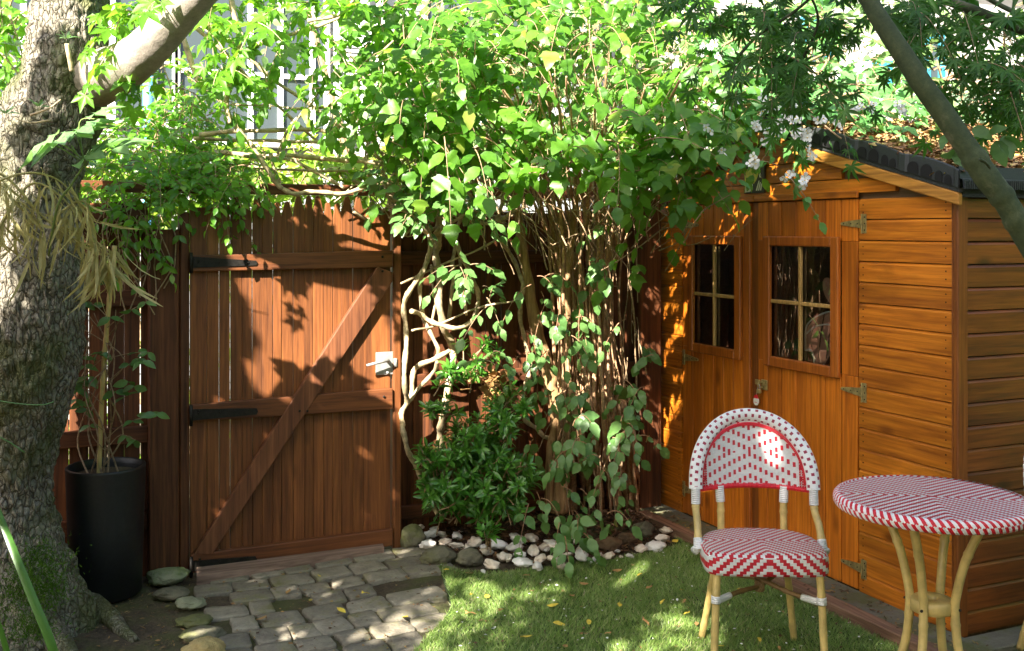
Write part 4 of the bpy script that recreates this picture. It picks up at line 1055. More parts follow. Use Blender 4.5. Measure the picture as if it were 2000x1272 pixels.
class Plant:
    """gathers twigs and leaves of one plant"""
    def __init__(s, seed): s.rg = np.random.default_rng(seed); s.O = []; s.D = []; s.N = []; s.S = []; s.tw = Acc()
    def leaf(s, o, d, size, up=.8, cam=.45, sunw=.25, j=.45):
        o = np.asarray(o, float); tc = unit(CAMV - o)
        s.O.append(o); s.D.append(d); s.N.append(np.array([0,0,up]) + cam*tc - sunw*np.array(SUN) + s.rg.normal(0, j, 3)); s.S.append(size)
    def spray(s, base, d, L, pairs, size, droop=.35, tr=.0022, alt=False, tip=True, spread=.85, lean=.25, **k):
        rg = s.rg; d = unit(d); base = np.asarray(base, float); m = 7; t = np.linspace(0, 1, m)
        side = unit(np.cross(d, (0,0,1.)) + rg.normal(0, .1, 3)); bend = rg.normal(0, .12)
        P = base + np.outer(t*L, d) + np.outer(t*t*L*bend, side); P[:, 2] -= droop*L*t*t
        if tr: s.tw.tube(P, np.linspace(tr*1.3, tr*.5, m), 4, cap=False)
        for i in range(pairs):
            q = (i + .8)/(pairs + .3); p = base + d*L*q + side*q*q*L*bend; p = p - np.array([0,0,droop*L*q*q]); tan = unit(d - np.array([0,0,2*droop*q]))
            for sg in ((1, -1) if not alt else ((1,) if i % 2 else (-1,))):
                ld = tan*rg.uniform(.3, .7) + sg*side*spread*rg.uniform(.7, 1.2) - np.array([0,0,lean*rg.uniform(.3, 1.6)])
                s.leaf(p + .012*unit(ld), ld, size*rg.uniform(.42, 1.2)*(1 - .25*q), **k)
        if tip: s.leaf(P[-1], unit(d - np.array([0,0,droop*1.6])), size*rg.uniform(.7, 1.05), **k)
    def clump(s, cx, cy, rx, ry, d, dr, n, L=(.15,.35), pairs=4, size=.09, outward=.6, updir=.15, hollow=.0, **k):
        rg = s.rg
        for _ in range(n):
            while True:
                u = rg.uniform(-1, 1, 3)
                if u.dot(u) < 1 and u.dot(u) > hollow: break
            p = W(cx + u[0]*rx, cy + u[1]*ry, d + u[2]*dr)
            out = np.array([u[0]*CY + u[2]*SY_, -u[0]*SY_ + u[2]*CY, -u[1]])
            dr_ = outward*out + rg.normal(0, .55, 3) + np.array([0, 0, updir])
            ll = rg.uniform(*L); s.spray(p, dr_, ll, pairs, size, **k)
    def whorl(s, p, ax, n, size, open_=.9, **k):
        ax = unit(ax); a0 = s.rg.uniform(0, 6.28); x = unit(np.cross(ax, (.3,.2,1.))); y = np.cross(ax, x)
        for i in range(n):
            a = a0 + i*2.4; r = x*math.cos(a) + y*math.sin(a); f = i/n
            s.O.append(p + .006*r); s.D.append(r*(open_*(1-f*.65)) + ax*(.25+f)); s.N.append(ax*1.0 - r*.5 + s.rg.normal(0, .15, 3)); s.S.append(size*s.rg.uniform(.7, 1.1)*(1-.35*f))
    def build(s, parent, tm, mat, seed=0, twig=None, name='foliage'):
        o = scatter(name, tm, np.array(s.O), np.array(s.D), np.array(s.N), np.array(s.S), mat, None, seed=seed); par(o, parent)
        if s.tw.n and twig is not None: t = s.tw.build('twigs', twig, parent, True, False)
        return o
def pxline(pts, k=6): return smoothline([W(*p) for p in pts], k)
def yline(pts, y, k=6): return smoothline([on_y(p[0], p[1], y + (p[2] if len(p) > 2 else 0)) for p in pts], k)
def gnarl(P, amp, seed, fr=9):
    P = P.copy()
    for i, p in enumerate(P):
        v = mnoise.noise_vector(Vector(p)*fr + Vector((seed*3.3, 0, 0))); P[i] += amp*np.array(v)
    return P

# ================================================================ BIG TREE, LEFT
def barkmat():
    m, nt, bs = M('rough_bark'); g = N(nt, 'NewGeometry'); mp = N(nt, 'Mapping'); nt.links.new(g.outputs['Position'], mp.inputs[0]); mp.inputs['Scale'].default_value = (1,1,.38)
    n0 = noise_(nt, mp.outputs[0], 10, 4); ad = N(nt, 'VectorMath', operation='MULTIPLY_ADD'); 
    nz = N(nt, 'TexNoise'); nz.inputs['Scale'].default_value = 14; nt.links.new(mp.outputs[0], nz.inputs['Vector'])
    nt.links.new(nz.outputs['Color'], ad.inputs[0]); ad.inputs[1].default_value = (.05,)*3; nt.links.new(mp.outputs[0], ad.inputs[2])
    vo = N(nt, 'TexVoronoi', feature='DISTANCE_TO_EDGE'); vo.inputs['Scale'].default_value = 52; nt.links.new(ad.outputs[0], vo.inputs['Vector'])
    plates = ramp(nt, vo.outputs['Distance'], [(0, (0,)*3), (.07, (.65,)*3), (.25, (1,1,1))])
    n1 = noise_(nt, g.outputs['Position'], 60, 6, .7); n2 = noise_(nt, g.outputs['Position'], 3.0, 5, .6); n3 = noise_(nt, g.outputs['Position'], 14, 4, .7)
    c = ramp(nt, n1, [(.3, (.22,.19,.14)), (.5, (.38,.345,.27)), (.7, (.52,.48,.40))])
    c = mixc(nt, plates, (.12,.10,.07), c)
    c = mixc(nt, ramp(nt, n2, [(.46, (0,0,0)), (.60, (.75,)*3)]), c, mixc(nt, n3, (.09,.11,.025), (.20,.22,.07)))
    c = mixc(nt, ramp(nt, n3, [(.58, (0,0,0)), (.66, (.6,)*3)]), c, (.33,.34,.24))
    nt.links.new(c, bs.inputs['Base Color']); bs.inputs['Roughness'].default_value = .9; bs.inputs['Specular IOR Level'].default_value = .2
    bump(nt, math_(nt, 'MULTIPLY_ADD', n1, 1.6, plates), 1.0, .018, bs); return m
MT['bark'] = barkmat()
MT['limb'] = rock('limb_bark', (.14,.12,.10), (.24,.205,.17), (.34,.29,.25), 22, (.13,.14,.06), .68, .5, .004)
tree = thing('garden_tree', W(60, 1130, 4.25)*(1,1,0), 'thick gnarled mossy tree at the left edge with one big limb rising right', 'tree')
def bigtube(path, name, mat, disp=.02, nseg=150, n=150, squash=1.0, seed=0):
    """path rows: px_left, px_right, py, depth"""
    P = smoothline([(*W((l+r)/2, y, d), (r-l)/2/FPX*d) for l, r, y, d in path], max(2, nseg//(len(path)-1)))
    V = []; F = []; m = len(P); C = P[:, :3]; T = np.gradient(C, axis=0); T /= np.linalg.norm(T, axis=1)[:, None]
    u = np.array([1.,0,0])
    for i in range(m):
        u = u - T[i]*u.dot(T[i]); u /= np.linalg.norm(u); w = np.cross(T[i], u)
        for j in range(n):
            a = 2*math.pi*j/n; dr = math.cos(a)*u + math.sin(a)*w; q = C[i] + P[i, 3]*dr
            big = fbm(q, 2.6, 3)*.16; vz = mnoise.voronoi(Vector((q[0]*30 + seed, q[1]*30, q[2]*13)) + .5*mnoise.noise_vector(Vector(q*20)))[0]
            rid = min(1, (vz[1]-vz[0])*2.2)
            fl = .05*math.cos(a*5 + 1.3)*max(0, (1 - q[2])) if disp > .01 else 0
            V.append(C[i] + dr*(P[i, 3]*(1 + big*.5 + fl) + disp*(rid-.6)*.55 + disp*.5*fbm(q, 22, 2)))
    for i in range(m-1):
        for j in range(n): k = (j+1) % n; F.append((i*n+j, i*n+k, (i+1)*n+k, (i+1)*n+j))
    F.append(tuple((m-1)*n + j for j in range(n)))
    a = Acc(); a.add(V, F); return a.build(name, mat, tree, True, True)
bigtube([(-150,215,1400,4.24),(-115,190,1270,4.24),(-92,168,1200,4.25),(-64,142,1130,4.26),(-45,112,1050,4.27),(-40,98,960,4.28),(-38,112,860,4.28),(-34,140,760,4.28),(-32,156,660,4.28),(-30,158,560,4.28),(-32,150,460,4.28),(-22,148,370,4.28),(-14,168,300,4.28),(10,196,225,4.28),(42,206,160,4.28),(55,205,90,4.28),(62,205,20,4.3),(72,212,-60,4.32),(80,220,-200,4.4),(60,220,-420,4.4)], 'trunk', MT['bark'], .026, 270, 240)
bigtube([(20,130,240,4.42),(75,193,180,4.34),(150,256,148,4.22),(205,297,124,4.13),(252,334,88,4.05),(293,371,46,3.99),(328,404,8,3.94),(384,458,-55,3.87),(470,545,-160,3.75),(580,650,-330,3.5)], 'limb', MT['limb'], .003, 110, 64, seed=5)
for pts, r in (([(110,1120,4.2),(160,1165,4.05),(210,1205,3.95),(262,1248,3.85)], [.07,.055,.04,.018]), ([(40,1150,4.1),(80,1215,3.95),(130,1275,3.8),(160,1330,3.6)], [.08,.06,.045,.02]), ([(-40,1160,4.0),(-60,1240,3.8),(-80,1320,3.6)], [.09,.07,.05])):
    P = [on_g(p[0], p[1], .0) for p in pts]; P = smoothline(P, 10); P = gnarl(P, .012, 3); P[:, 2] = np.linspace(.03, -.01, len(P)); rr = np.interp(np.linspace(0, 1, len(P)), np.linspace(0, 1, len(r)), r)
    a = Acc(); a.tube(P, rr, 20); a.build('root', MT['bark'], tree, True)
# small shoots and stubs on the trunk
pl_ = Plant(71)
for q in ((130,75,4.05),(75,208,4.0),(10,222,4.0),(30,90,4.0)):
    pl_.whorl(W(*q), (0,-.3,1), 6, .055, 1.1); 
a = Acc(); a.tube(gnarl(pxline([(140,140,4.05),(134,110,4.03),(130,85,4.02)]), .003, 1), [.009]*13, 8)
for L in ([(60,225,4.0),(95,212,3.95),(118,195,3.92)], [(100,235,4.0),(60,240,3.98),(30,232,3.96)]): P = pxline(L); a.tube(P, np.linspace(.005,.002,len(P)), 6)
a.build('shoots', MT['vine'], tree, True, False)
pl_.build(tree, L_lan, MT['lf_pale'], 1)
# crown leaves over the top left
pl_ = Plant(72)
for c in ((300,10,90,35,4.3,.5,7),(450,25,90,45,4.7,.4,8),(560,35,110,35,4.8,.4,8),(690,10,110,35,4.6,.5,10),(255,60,45,55,4.1,.1,6),(20,10,50,30,4.6,.2,6),(60,15,40,40,4.5,.2,4),(430,100,60,50,4.8,.3,8)):
    pl_.clump(*c, L=(.12,.3), pairs=3, size=.085, droop=.5, updir=-.1, cam=.3, up=.9)
# part of the crown beyond the picture, above
for c in ((420,-150,200,50,4.4,.3,5),(640,-200,260,60,4.6,.4,4)):
    pl_.clump(*c, L=(.15,.35), pairs=3, size=.11, droop=.4)
pl_.build(tree, L_syc, MT['lf_top'], 2, MT['vine'], 'crown')
# moss cushions on the root flare
rg = np.random.default_rng(74); n = 0; O = []; 
def moss_spot(px, py, rx, ry, k, d0):
    for _ in range(k):
        u = rg.normal(0, .5, 2); O.append(W(px+u[0]*rx, py+u[1]*ry, d0))
for q in ((75,1100,60,50,1500,4.03),(40,1160,70,50,1500,3.93),(95,1150,45,40,900,3.96),(60,1230,60,30,900,3.86)): moss_spot(*q)
O = np.array(O); n = len(O)
MT['moss'] = leafmat('moss', (.04,.10,.01), (.10,.20,.02), (.1,.25,.02), .8, .2, .1)
mo = scatter('moss', [(np.array([(-.12,0,0),(.12,0,0),(0,1,.1)]), [(0,1,2)])], O, rg.normal(0, .7, (n,3)) + (0,-.4,.9), rg.normal(0,1,(n,3)), rg.uniform(.008,.022,n), MT['moss']); par(mo, tree); mo['kind'] = 'stuff'

# ---------------------------------------------------------------- sapling with big pale lobed leaves
sp = thing('sapling', W(112, 420, 3.75), 'slender sapling with large pale lobed leaves in front of the tree trunk', 'sapling')
a = Acc()
stem = [(95,500,3.80),(112,405,3.76),(140,360,3.74),(165,322,3.74),(180,300,3.75)]
P = pxline(stem); a.tube(P, np.linspace(.005,.003,len(P)), 8)
pet = [((168,320),(110,285),(88,281)),((168,320),(135,290),(100,275)),((165,322),(158,290),(150,262)),((172,312),(200,300),(212,290)),((165,320),(150,300),(140,285)),((168,315),(175,300),(182,292)),((180,300),(215,265),(245,240)),((165,322),(155,240),(190,232))]
for t in pet: P = smoothline([W(x, y, 3.74) for x, y in t], 5); a.tube(P, .0022, 5)
a.build('stem', MT['stem_g'], sp, True, False)
pl_ = Plant(75)
def bigleaf(bx, by, tx, ty, s, d=3.74, dz=.0, nrm=(0,-.35,.94)):
    b, t = W(bx, by, d), W(tx, ty, d - dz); pl_.O.append(b); pl_.D.append(t-b); pl_.N.append(np.array(nrm)); pl_.S.append(s*.92)
for q in ((128,268,40,306,.23),(100,270,50,300,.15),(150,255,225,222,.17),(165,308,232,262,.19),(218,292,288,264,.17),(185,222,228,203,.12),(150,262,205,240,.16)): bigleaf(*q)
for q in ((262,150,3.85),(300,190,3.85),(330,235,4.0)): pass
pl_.build(sp, L_syc[:1], MT['lf_pale'], 3)

# ---------------------------------------------------------------- dry bamboo foliage
bb = thing('dry_bamboo', W(30, 600, 3.8), 'straw-coloured drooping dry bamboo leaves hanging before the tree trunk', 'bamboo')
pl_ = Plant(76); rg = pl_.rg
culm = [[(-60,480,3.7),(0,440,3.75),(60,360,3.8),(120,385,3.8),(170,450,3.8),(215,500,3.82)], [(-60,330,3.7),(10,345,3.75),(80,420,3.78),(150,470,3.8),(200,480,3.85),(240,520,3.86)], [(-60,520,3.7),(-10,460,3.72),(30,395,3.76),(70,430,3.78),(60,500,3.78)], [(-60,380,3.7),(40,340,3.72),(110,350,3.76),(160,400,3.8)], [(100,430,3.8),(140,400,3.8),(165,395,3.8),(180,430,3.8)]]
for c in culm:
    P = pxline(c, 12); pl_.tw.tube(P, np.linspace(.006,.002,len(P)), 5, cap=False)
    for i in range(6, len(P), 1):
        for _ in range(1 if rg.random() < .55 else 0):
            d = np.array([rg.normal(.15,.4), rg.normal(-.1,.35), rg.uniform(-1.6,-.25)]); b = P[i] + rg.normal(0, .015, 3)
            q = b + unit(d)*rg.uniform(.01,.06); pl_.tw.tube([b, q], .0012, 3, cap=False)
            pl_.O.append(q); pl_.D.append(d); pl_.N.append(rg.normal(0, 1, 3)+(0,-.8,0)); pl_.S.append(rg.uniform(.08,.17))
for c in ((195,545),(210,560),(180,540),(225,530),(200,520)):
    for _ in range(7): pl_.O.append(W(c[0]+rg.normal(0,8), c[1]-40+rg.normal(0,10), 3.82)); pl_.D.append(np.array([rg.normal(0,.35), rg.normal(0,.3), -1])); pl_.N.append(rg.normal(0,1,3)+(0,-.8,0)); pl_.S.append(rg.uniform(.12,.2))
pl_.build(bb, L_bam, MT['lf_dry'], 4, MT['lf_dry'])
# strap leaf near the camera, and a thin green runner
st = thing('strap_leaf_plant', on_g(60, 1330), 'single long green strap leaf arching in the bottom left corner', 'plant')
def blade(P, w, mat, parent, nm='leaf'):
    P = smoothline(P, 8); T = np.gradient(P, axis=0); T = unit(T); V = []; F = []; m = len(P)
    for i in range(m):
        x = unit(np.cross(T[i], CAMV - P[i])); ww = w*math.sin(math.pi*(.08+.9*(1-i/(m-1))*.62))*.5
        V += [P[i]-x*ww, P[i]+np.cross(x, T[i])*ww*.35, P[i]+x*ww]
    for i in range(m-1): b = 3*i; F += [(b, b+1, b+4, b+3), (b+1, b+2, b+5, b+4)]
    a = Acc(); a.add(V, F); return a.build(nm, mat, parent, True, False)
blade([W(130,1400,2.0), W(105,1275,2.0), W(60,1160,2.02), W(20,1060,2.05), W(-20,960,2.1), W(-60,880,2.15)], .017, MT['lf_strap'], st)
blade([W(40,1400,2.1), W(20,1300,2.1), W(-10,1200,2.1), W(-60,1100,2.1)], .012, MT['lf_strap'], st)
rn = thing('green_runner', W(0, 785, 3.9), 'thin pale green runner stems crossing the middle of the tree trunk', 'stem')
a = Acc(); P = pxline([(-30,778,3.9),(30,788,3.92),(80,791,3.94),(105,785,3.96)]); a.tube(P, .0025, 6); P = pxline([(-20,845,3.9),(15,862,3.92),(48,884,3.95)]); a.tube(P, .003, 6); a.build('stems', MT['lf_pale'], rn, True, False)

# ---------------------------------------------------------------- planter with its climber
pp = W(207, 1140, 4.60)*(1,1,0)
pot = thing('planter', pp, 'tall matt black cylindrical planter standing between the tree and the gate', 'planter')
a = Acc(); n = 56; prof = [(.135,0),(.150,.012),(.158,.3),(.166,.552),(.168,.562),(.164,.567),(.154,.565),(.150,.54),(.150,.50)]; V = []; F = []
for r, z in prof: V += [(pp[0]+r*math.cos(t), pp[1]+r*math.sin(t), z) for t in np.linspace(0, 2*math.pi, n, endpoint=False)]
for r in range(len(prof)-1):
    for i in range(n): F.append((r*n+i, (r)*n+(i+1) % n, (r+1)*n+(i+1) % n, (r+1)*n+i))
a.add(V, F); a.build('pot', MT['pot'], pot, True)
a = Acc(); a.tube([(pp[0],pp[1],.49),(pp[0],pp[1],.525)], [.151,.151], 40); a.build('potting_soil', MT['soil'], pot)
pc_ = thing('potted_climber', pp + (0,0,.53), 'sparse climbing plant tied to a bamboo cane in the black planter', 'climber')
a = Acc(); bamboo(a, [pp+(-.03,-.0,.5), W(200,760,4.6), W(208,650,4.6), W(216,560,4.6), W(224,480,4.62)], .0105, 6, 12); a.build('cane', MT['bamboo'], pc_, True)
pl_ = Plant(77); rg = pl_.rg
for k in range(9):
    pts = [pp+(rg.normal(-.01,.04), rg.normal(0,.04), .52)]
    x = 200+rg.normal(0,12)
    for i in range(4): pts.append(W(x + rg.normal(0,22)*(i+1)*.5, 860-i*75-rg.uniform(0,30), 4.6+rg.normal(0,.04)))
    P = smoothline(pts, 5); pl_.tw.tube(P, np.linspace(.0045,.002,len(P)), 5, cap=False)
for q in ([(200,790),(170,760),(150,740)],[(205,860),(240,830),(290,812)],[(200,700),(170,730),(150,780)],[(205,750),(240,720),(270,700)],[(210,700),(255,690),(290,688)],[(210,640),(240,615),(285,590)],[(210,620),(190,600),(170,590)],[(200,840),(160,800),(165,770)],[(205,880),(180,850),(170,800)],[(205,880),(235,850),(265,860)],[(120,700),(180,692),(200,690)]):
    P = smoothline([W(x, y, 4.58) for x, y in q], 5); pl_.tw.tube(P, .002, 4, cap=False)
    for i in (-1, -4): 
        for s_ in (-1, 1): pl_.leaf(P[i], np.array([s_*.8, -.2, -.3])+rg.normal(0,.3,3), .05, up=.5, cam=.8)
for x, y in ((165,715),(175,735),(245,775),(262,755),(225,765),(250,745),(305,810),(160,700),(220,540),(280,705),(150,760),(215,620)): 
    for s_ in (-1, 1): pl_.leaf(W(x, y, 4.56), np.array([s_*.8,-.2,-.25])+rg.normal(0,.25,3), .065, up=.5, cam=.8)
pl_.build(pc_, L_sm, MT['lf_creep'], 5, MT['twig'])

# ---------------------------------------------------------------- evergreen climber over the left fence
cl = thing('fence_climber', on_y(300, 420, 5.05), 'glossy green climber spilling over the fence top left of the gate', 'climber')
pl_ = Plant(78)
for c in ((300,300,95,55,5.05,.25,70),(400,330,70,50,5.0,.2,55),(340,240,75,45,5.2,.25,42),(200,330,55,55,4.75,.2,26),(410,375,45,18,4.95,.06,14),(300,370,90,40,4.85,.12,55),(260,255,55,40,5.1,.2,22),(460,330,60,30,5.05,.2,30),(240,420,60,40,4.75,.1,22),(180,400,40,30,4.7,.1,10),(345,160,60,50,5.3,.3,24),(390,200,55,40,5.3,.3,22)):
    pl_.clump(*c, L=(.10,.24), pairs=4, size=.055, droop=.5, updir=.1, cam=.5, up=.7)
for x, y in ((325,500),(330,520),(318,512),(350,460),(300,495),(270,560),(280,470)):
    for s_ in (-1, 1): pl_.leaf(on_y(x, y, 4.98), np.array([s_*.6,-.2,-.7]), .05, up=.4, cam=.9)
for k in range(12):
    x = 200 + k*11; P = yline([(x, 420, pl_.rg.normal(0,.03)), (x+pl_.rg.normal(0,12), 460), (x+pl_.rg.normal(5,14), 520), (x+pl_.rg.normal(5,20), 590+pl_.rg.uniform(-40,30))], 5.02); pl_.tw.tube(gnarl(P, .01, k), .003, 5, cap=False)
pl_.build(cl, L_sm, MT['lf_climb'], 6, MT['twig'])
# ---------------------------------------------------------------- bare pale climbing stems over the gate
bs_ = thing('climbing_stems', on_y(552, 371, 5.0), 'bare sunlit stems criss-crossing in the air above the gate', 'climber')
a = Acc()
ST = [([(385,30),(460,88),(530,152),(601,202),(700,276)], 9, 4.9, 5.1),([(370,45),(452,117),(523,191),(601,258),(650,300)], 8, 4.9, 5.2),
 ([(451,-20),(455,20),(467,70),(463,110),(456,141),(442,198),(448,225),(470,260),(495,290),(523,336),(538,360),(552,371),(575,380),(601,376),(640,375),(672,377),(715,366)], 11, 4.75, 4.95),
 ([(456,135),(480,100),(520,82),(570,68),(620,52),(680,28)], 9, 4.8, 4.9),([(445,190),(450,150),(470,110),(465,90)], 9, 4.75, 4.75),
 ([(360,75),(385,150),(410,178),(440,210),(450,240)], 11, 4.8, 4.8),([(390,265),(450,258),(540,255),(620,255),(680,268),(720,278)], 10, 5.0, 5.1),
 ([(380,272),(460,274),(560,277),(640,278),(690,282)], 8, 5.05, 5.1),([(430,300),(500,305),(560,306),(640,312),(700,315),(780,325)], 11, 5.0, 5.05),
 ([(440,320),(540,330),(600,332),(680,335)], 6, 5.1, 5.1),([(480,305),(560,312),(600,330),(640,350),(670,368)], 8, 4.95, 5.0),
 ([(540,300),(570,245),(600,215),(620,180)], 6, 4.9, 4.9),([(530,300),(535,330),(545,360)], 8, 4.9, 4.9),([(450,204),(520,206),(570,212)], 4, 4.9, 4.9),
 ([(570,212),(640,205),(690,170),(720,130),(770,80)], 6, 4.9, 4.7),([(600,40),(670,25),(700,-10)], 8, 4.7, 4.7),([(380,40),(420,75),(440,110),(450,125)], 3, 4.8, 4.8),([(505,120),(520,150),(530,215)], 4, 4.8, 4.8),
 ([(20,30),(45,110),(30,160)], 4, 4.6, 4.6),([(0,100),(40,150),(60,190)], 4, 4.6, 4.6),([(310,110),(330,160),(335,185)], 3, 4.7, 4.7)]
for k, (pts, w, d0, d1) in enumerate(ST):
    P = pxline([(x, y, d0+(d1-d0)*i/(len(pts)-1)) for i, (x, y) in enumerate(pts)], 8); P = gnarl(P, .010, k, 6); r = w/2/FPX*5
    rr = r*(1+.12*np.sin(np.arange(len(P))*.9+k)); a.tube(P, rr*np.linspace(1, .75, len(P)), 8)
a.build('stems', MT['vine'], bs_, True, False)
pl_ = Plant(79)
for c in ((520,80,70,35,4.8,.2,8),(640,110,45,50,4.75,.2,9),(700,190,50,45,4.7,.2,10),(450,130,40,30,4.8,.1,4),(640,190,30,30,4.7,.1,4),(745,120,50,60,4.8,.2,12)):
    pl_.clump(*c, L=(.1,.22), pairs=3, size=.085, droop=.6, updir=-.1, cam=.5)
pl_.build(bs_, L_ov, MT['lf_shrub'], 7, MT['vine'])

# ---------------------------------------------------------------- twisted vine beside the gate
tv = thing('twisted_vine', on_g(868, 1012), 'pale twisted woody vine looping up the fence right of the gate', 'vine')
o_ = (700, 400); z5 = lambda L: [(o_[0]+x/2.827, o_[1]+y/2.827) for x, y in L]
VN = [([(748,330),(752,345)]+z5([(190,0),(260,30),(300,90),(370,150),(400,200),(385,290),(350,370),(290,470),(250,560),(255,650),(265,780),(265,900),(258,1020),(270,1090),(240,1140),(240,1210)])+[(785,838),(795,880),(812,915),(830,950),(855,1005)], 10, -.08),
 (z5([(250,40),(350,80),(390,180),(380,280),(350,400),(340,500),(360,620),(400,720),(440,800),(430,850)]), 8, -.04),
 ([(830,300),(850,360)]+z5([(440,-60),(440,100),(440,200),(430,280),(450,420),(450,560),(470,680),(510,760),(520,860),(510,960),(480,1080),(460,1200)])+[(862,850),(858,930),(868,1012)], 15, .0),
 (z5([(530,180),(560,290),(620,380),(655,470),(660,560),(630,640),(540,680),(450,670),(390,640),(340,600),(290,590)]), 9, -.10),
 (z5([(500,810),(420,850),(340,880),(305,930),(285,1080)]), 10, -.05),(z5([(440,870),(420,920),(340,1010),(280,1090)]), 8, -.08),
 ([(880,390)]+z5([(560,60),(700,100),(800,80),(880,20)]), 8, -.1),
 ([(905,420)]+z5([(540,150),(520,300),(530,400),(510,500),(505,640)]), 8, .02),(z5([(560,300),(575,430),(590,530),(600,620)]), 6, -.02),
 ([(1000,330),(990,370)]+z5([(760,140),(800,220),(850,290),(890,370),(905,430),(895,520),(900,640),(930,760),(950,860),(930,960),(910,1080),(920,1180),(990,1240),(1030,1290)])+[(1090,860)], 9, -.05),
 (z5([(640,-40),(560,60),(470,120),(400,150)]), 7, -.06),(z5([(400,660),(420,560),(405,440),(400,330)]), 5, .0),(z5([(240,440),(330,400),(420,360),(560,290),(750,200)]), 4, -.1),(z5([(290,700),(420,660),(600,600),(860,530)]), 4, -.12)]
a = Acc()
for k, (pts, w, dy) in enumerate(VN):
    P = yline([(x, y, .05*math.sin(i*1.3+k)) for i, (x, y) in enumerate(pts)], 5.06+dy, 8); P = gnarl(P, .014, k+20, 7); r = w/2/FPX*5.25
    rr = r*(1+.14*np.sin(np.arange(len(P))*.7+k)+.06*np.sin(np.arange(len(P))*2.3)); a.tube(P, rr, 10)
a.build('stems', MT['vine'], tv, True, False)
rg = np.random.default_rng(80); a = Acc()
for k in range(90):      # the tangle at the top
    x, y = rg.uniform(735, 1010), rg.uniform(250, 420); ang = rg.uniform(-.7,.7) + (math.pi/2 if rg.random() < .45 else 0); L = rg.uniform(30, 110); cv = rg.normal(0, 25)
    pts = [(x+L*t*math.cos(ang)-cv*math.sin(math.pi*t+.5)*math.sin(ang), y+L*t*math.sin(ang)+cv*math.sin(math.pi*t), rg.normal(0,.02)) for t in np.linspace(-1, 1, 5)]
    P = gnarl(yline(pts, 5.0+rg.normal(0,.08), 5), .012, k, 8); a.tube(P, rg.choice([.003,.004,.006,.009])*np.linspace(1,.7,len(P)), 6)
a.build('tangle', MT['vine'], tv, True, False)
pl_ = Plant(81)
for c in ((760,345,45,22,4.95,.1,10),(860,395,55,25,4.9,.1,12),(915,400,40,20,4.9,.1,8),(905,520,18,20,4.9,.06,5),(950,580,20,40,4.95,.06,4),(880,320,60,30,5,.1,14),(820,410,50,20,4.9,.1,7),(965,700,20,25,4.95,.08,4)):
    pl_.clump(*c, L=(.08,.18), pairs=2, size=.075, droop=.5, cam=.6)
pl_.build(tv, L_ov, MT['lf_creep'], 8, MT['twig'])
dl_ = thing('dead_leaf_clump', on_y(960, 745, 4.9), 'clump of dead brown leaves caught in the vine above the evergreen bush', 'dead leaves')
n = 60; O = on_y(962, 748, 4.92) + rg.normal(0, .045, (n,3))*(1.6,.7,.8)
scatter('dead_leaves', leafT, O, rg.normal(0,1,(n,3)), rg.normal(0,1,(n,3)), rg.uniform(.04,.09,n), [MT['bleaf']], dl_)
# ---------------------------------------------------------------- evergreen bush
eb = thing('evergreen_bush', on_g(890, 1020), 'low bush of glossy whorled leaves behind the white stones', 'bush')
pl_ = Plant(82); rg = pl_.rg
def wh(cx, cy, rx, ry, d, dr, n, size=.062, root=(900,1005)):
    for _ in range(n):
        while True:
            u = rg.uniform(-1, 1, 3)
            if .15 < u.dot(u) < 1: break
        p = W(cx+u[0]*rx, cy+u[1]*ry, d+u[2]*dr); out = np.array([u[0]*CY+u[2]*SY_, -u[0]*SY_+u[2]*CY, -u[1]])
        ax = out*.7 + (0,-.35,.7) + rg.normal(0,.25,3); q = p - unit(ax)*.10 + rg.normal(0,.015,3)
        pl_.tw.tube([q, (p+q)/2+rg.normal(0,.006,3), p], [.0035,.003,.002], 4, cap=False); pl_.whorl(p, ax, rg.integers(6,10), size); pl_.whorl(q*.4+p*.6, ax, 5, size*1.1, 1.2)
for c in ((880,940,62,75,5.25,.2,70),(960,930,75,85,5.25,.22,85),(930,860,60,45,5.2,.18,45),(1005,940,40,70,5.15,.15,26),(980,790,40,60,5.15,.12,15),(870,790,50,30,5.1,.08,6),(930,690,45,50,5.15,.08,9),(985,830,30,30,5.1,.1,12),(870,730,30,30,5.1,.06,6),(840,880,22,30,5.1,.1,8),(955,1040,20,12,5.0,.05,4),(1020,790,12,30,5.1,.05,4)): wh(*c)
for k in range(16):
    r0 = on_g(rg.uniform(865,960), rg.uniform(1000,1030)); p1 = W(rg.uniform(840,1010), rg.uniform(820,980), 5.25); P = gnarl(smoothline([r0, (r0+p1)/2+rg.normal(0,.03,3), p1], 8), .01, k); pl_.tw.tube(P, np.linspace(.008,.003,len(P)), 6, cap=False)
pl_.build(eb, L_lan, MT['lf_gloss'], 9, MT['twig'])
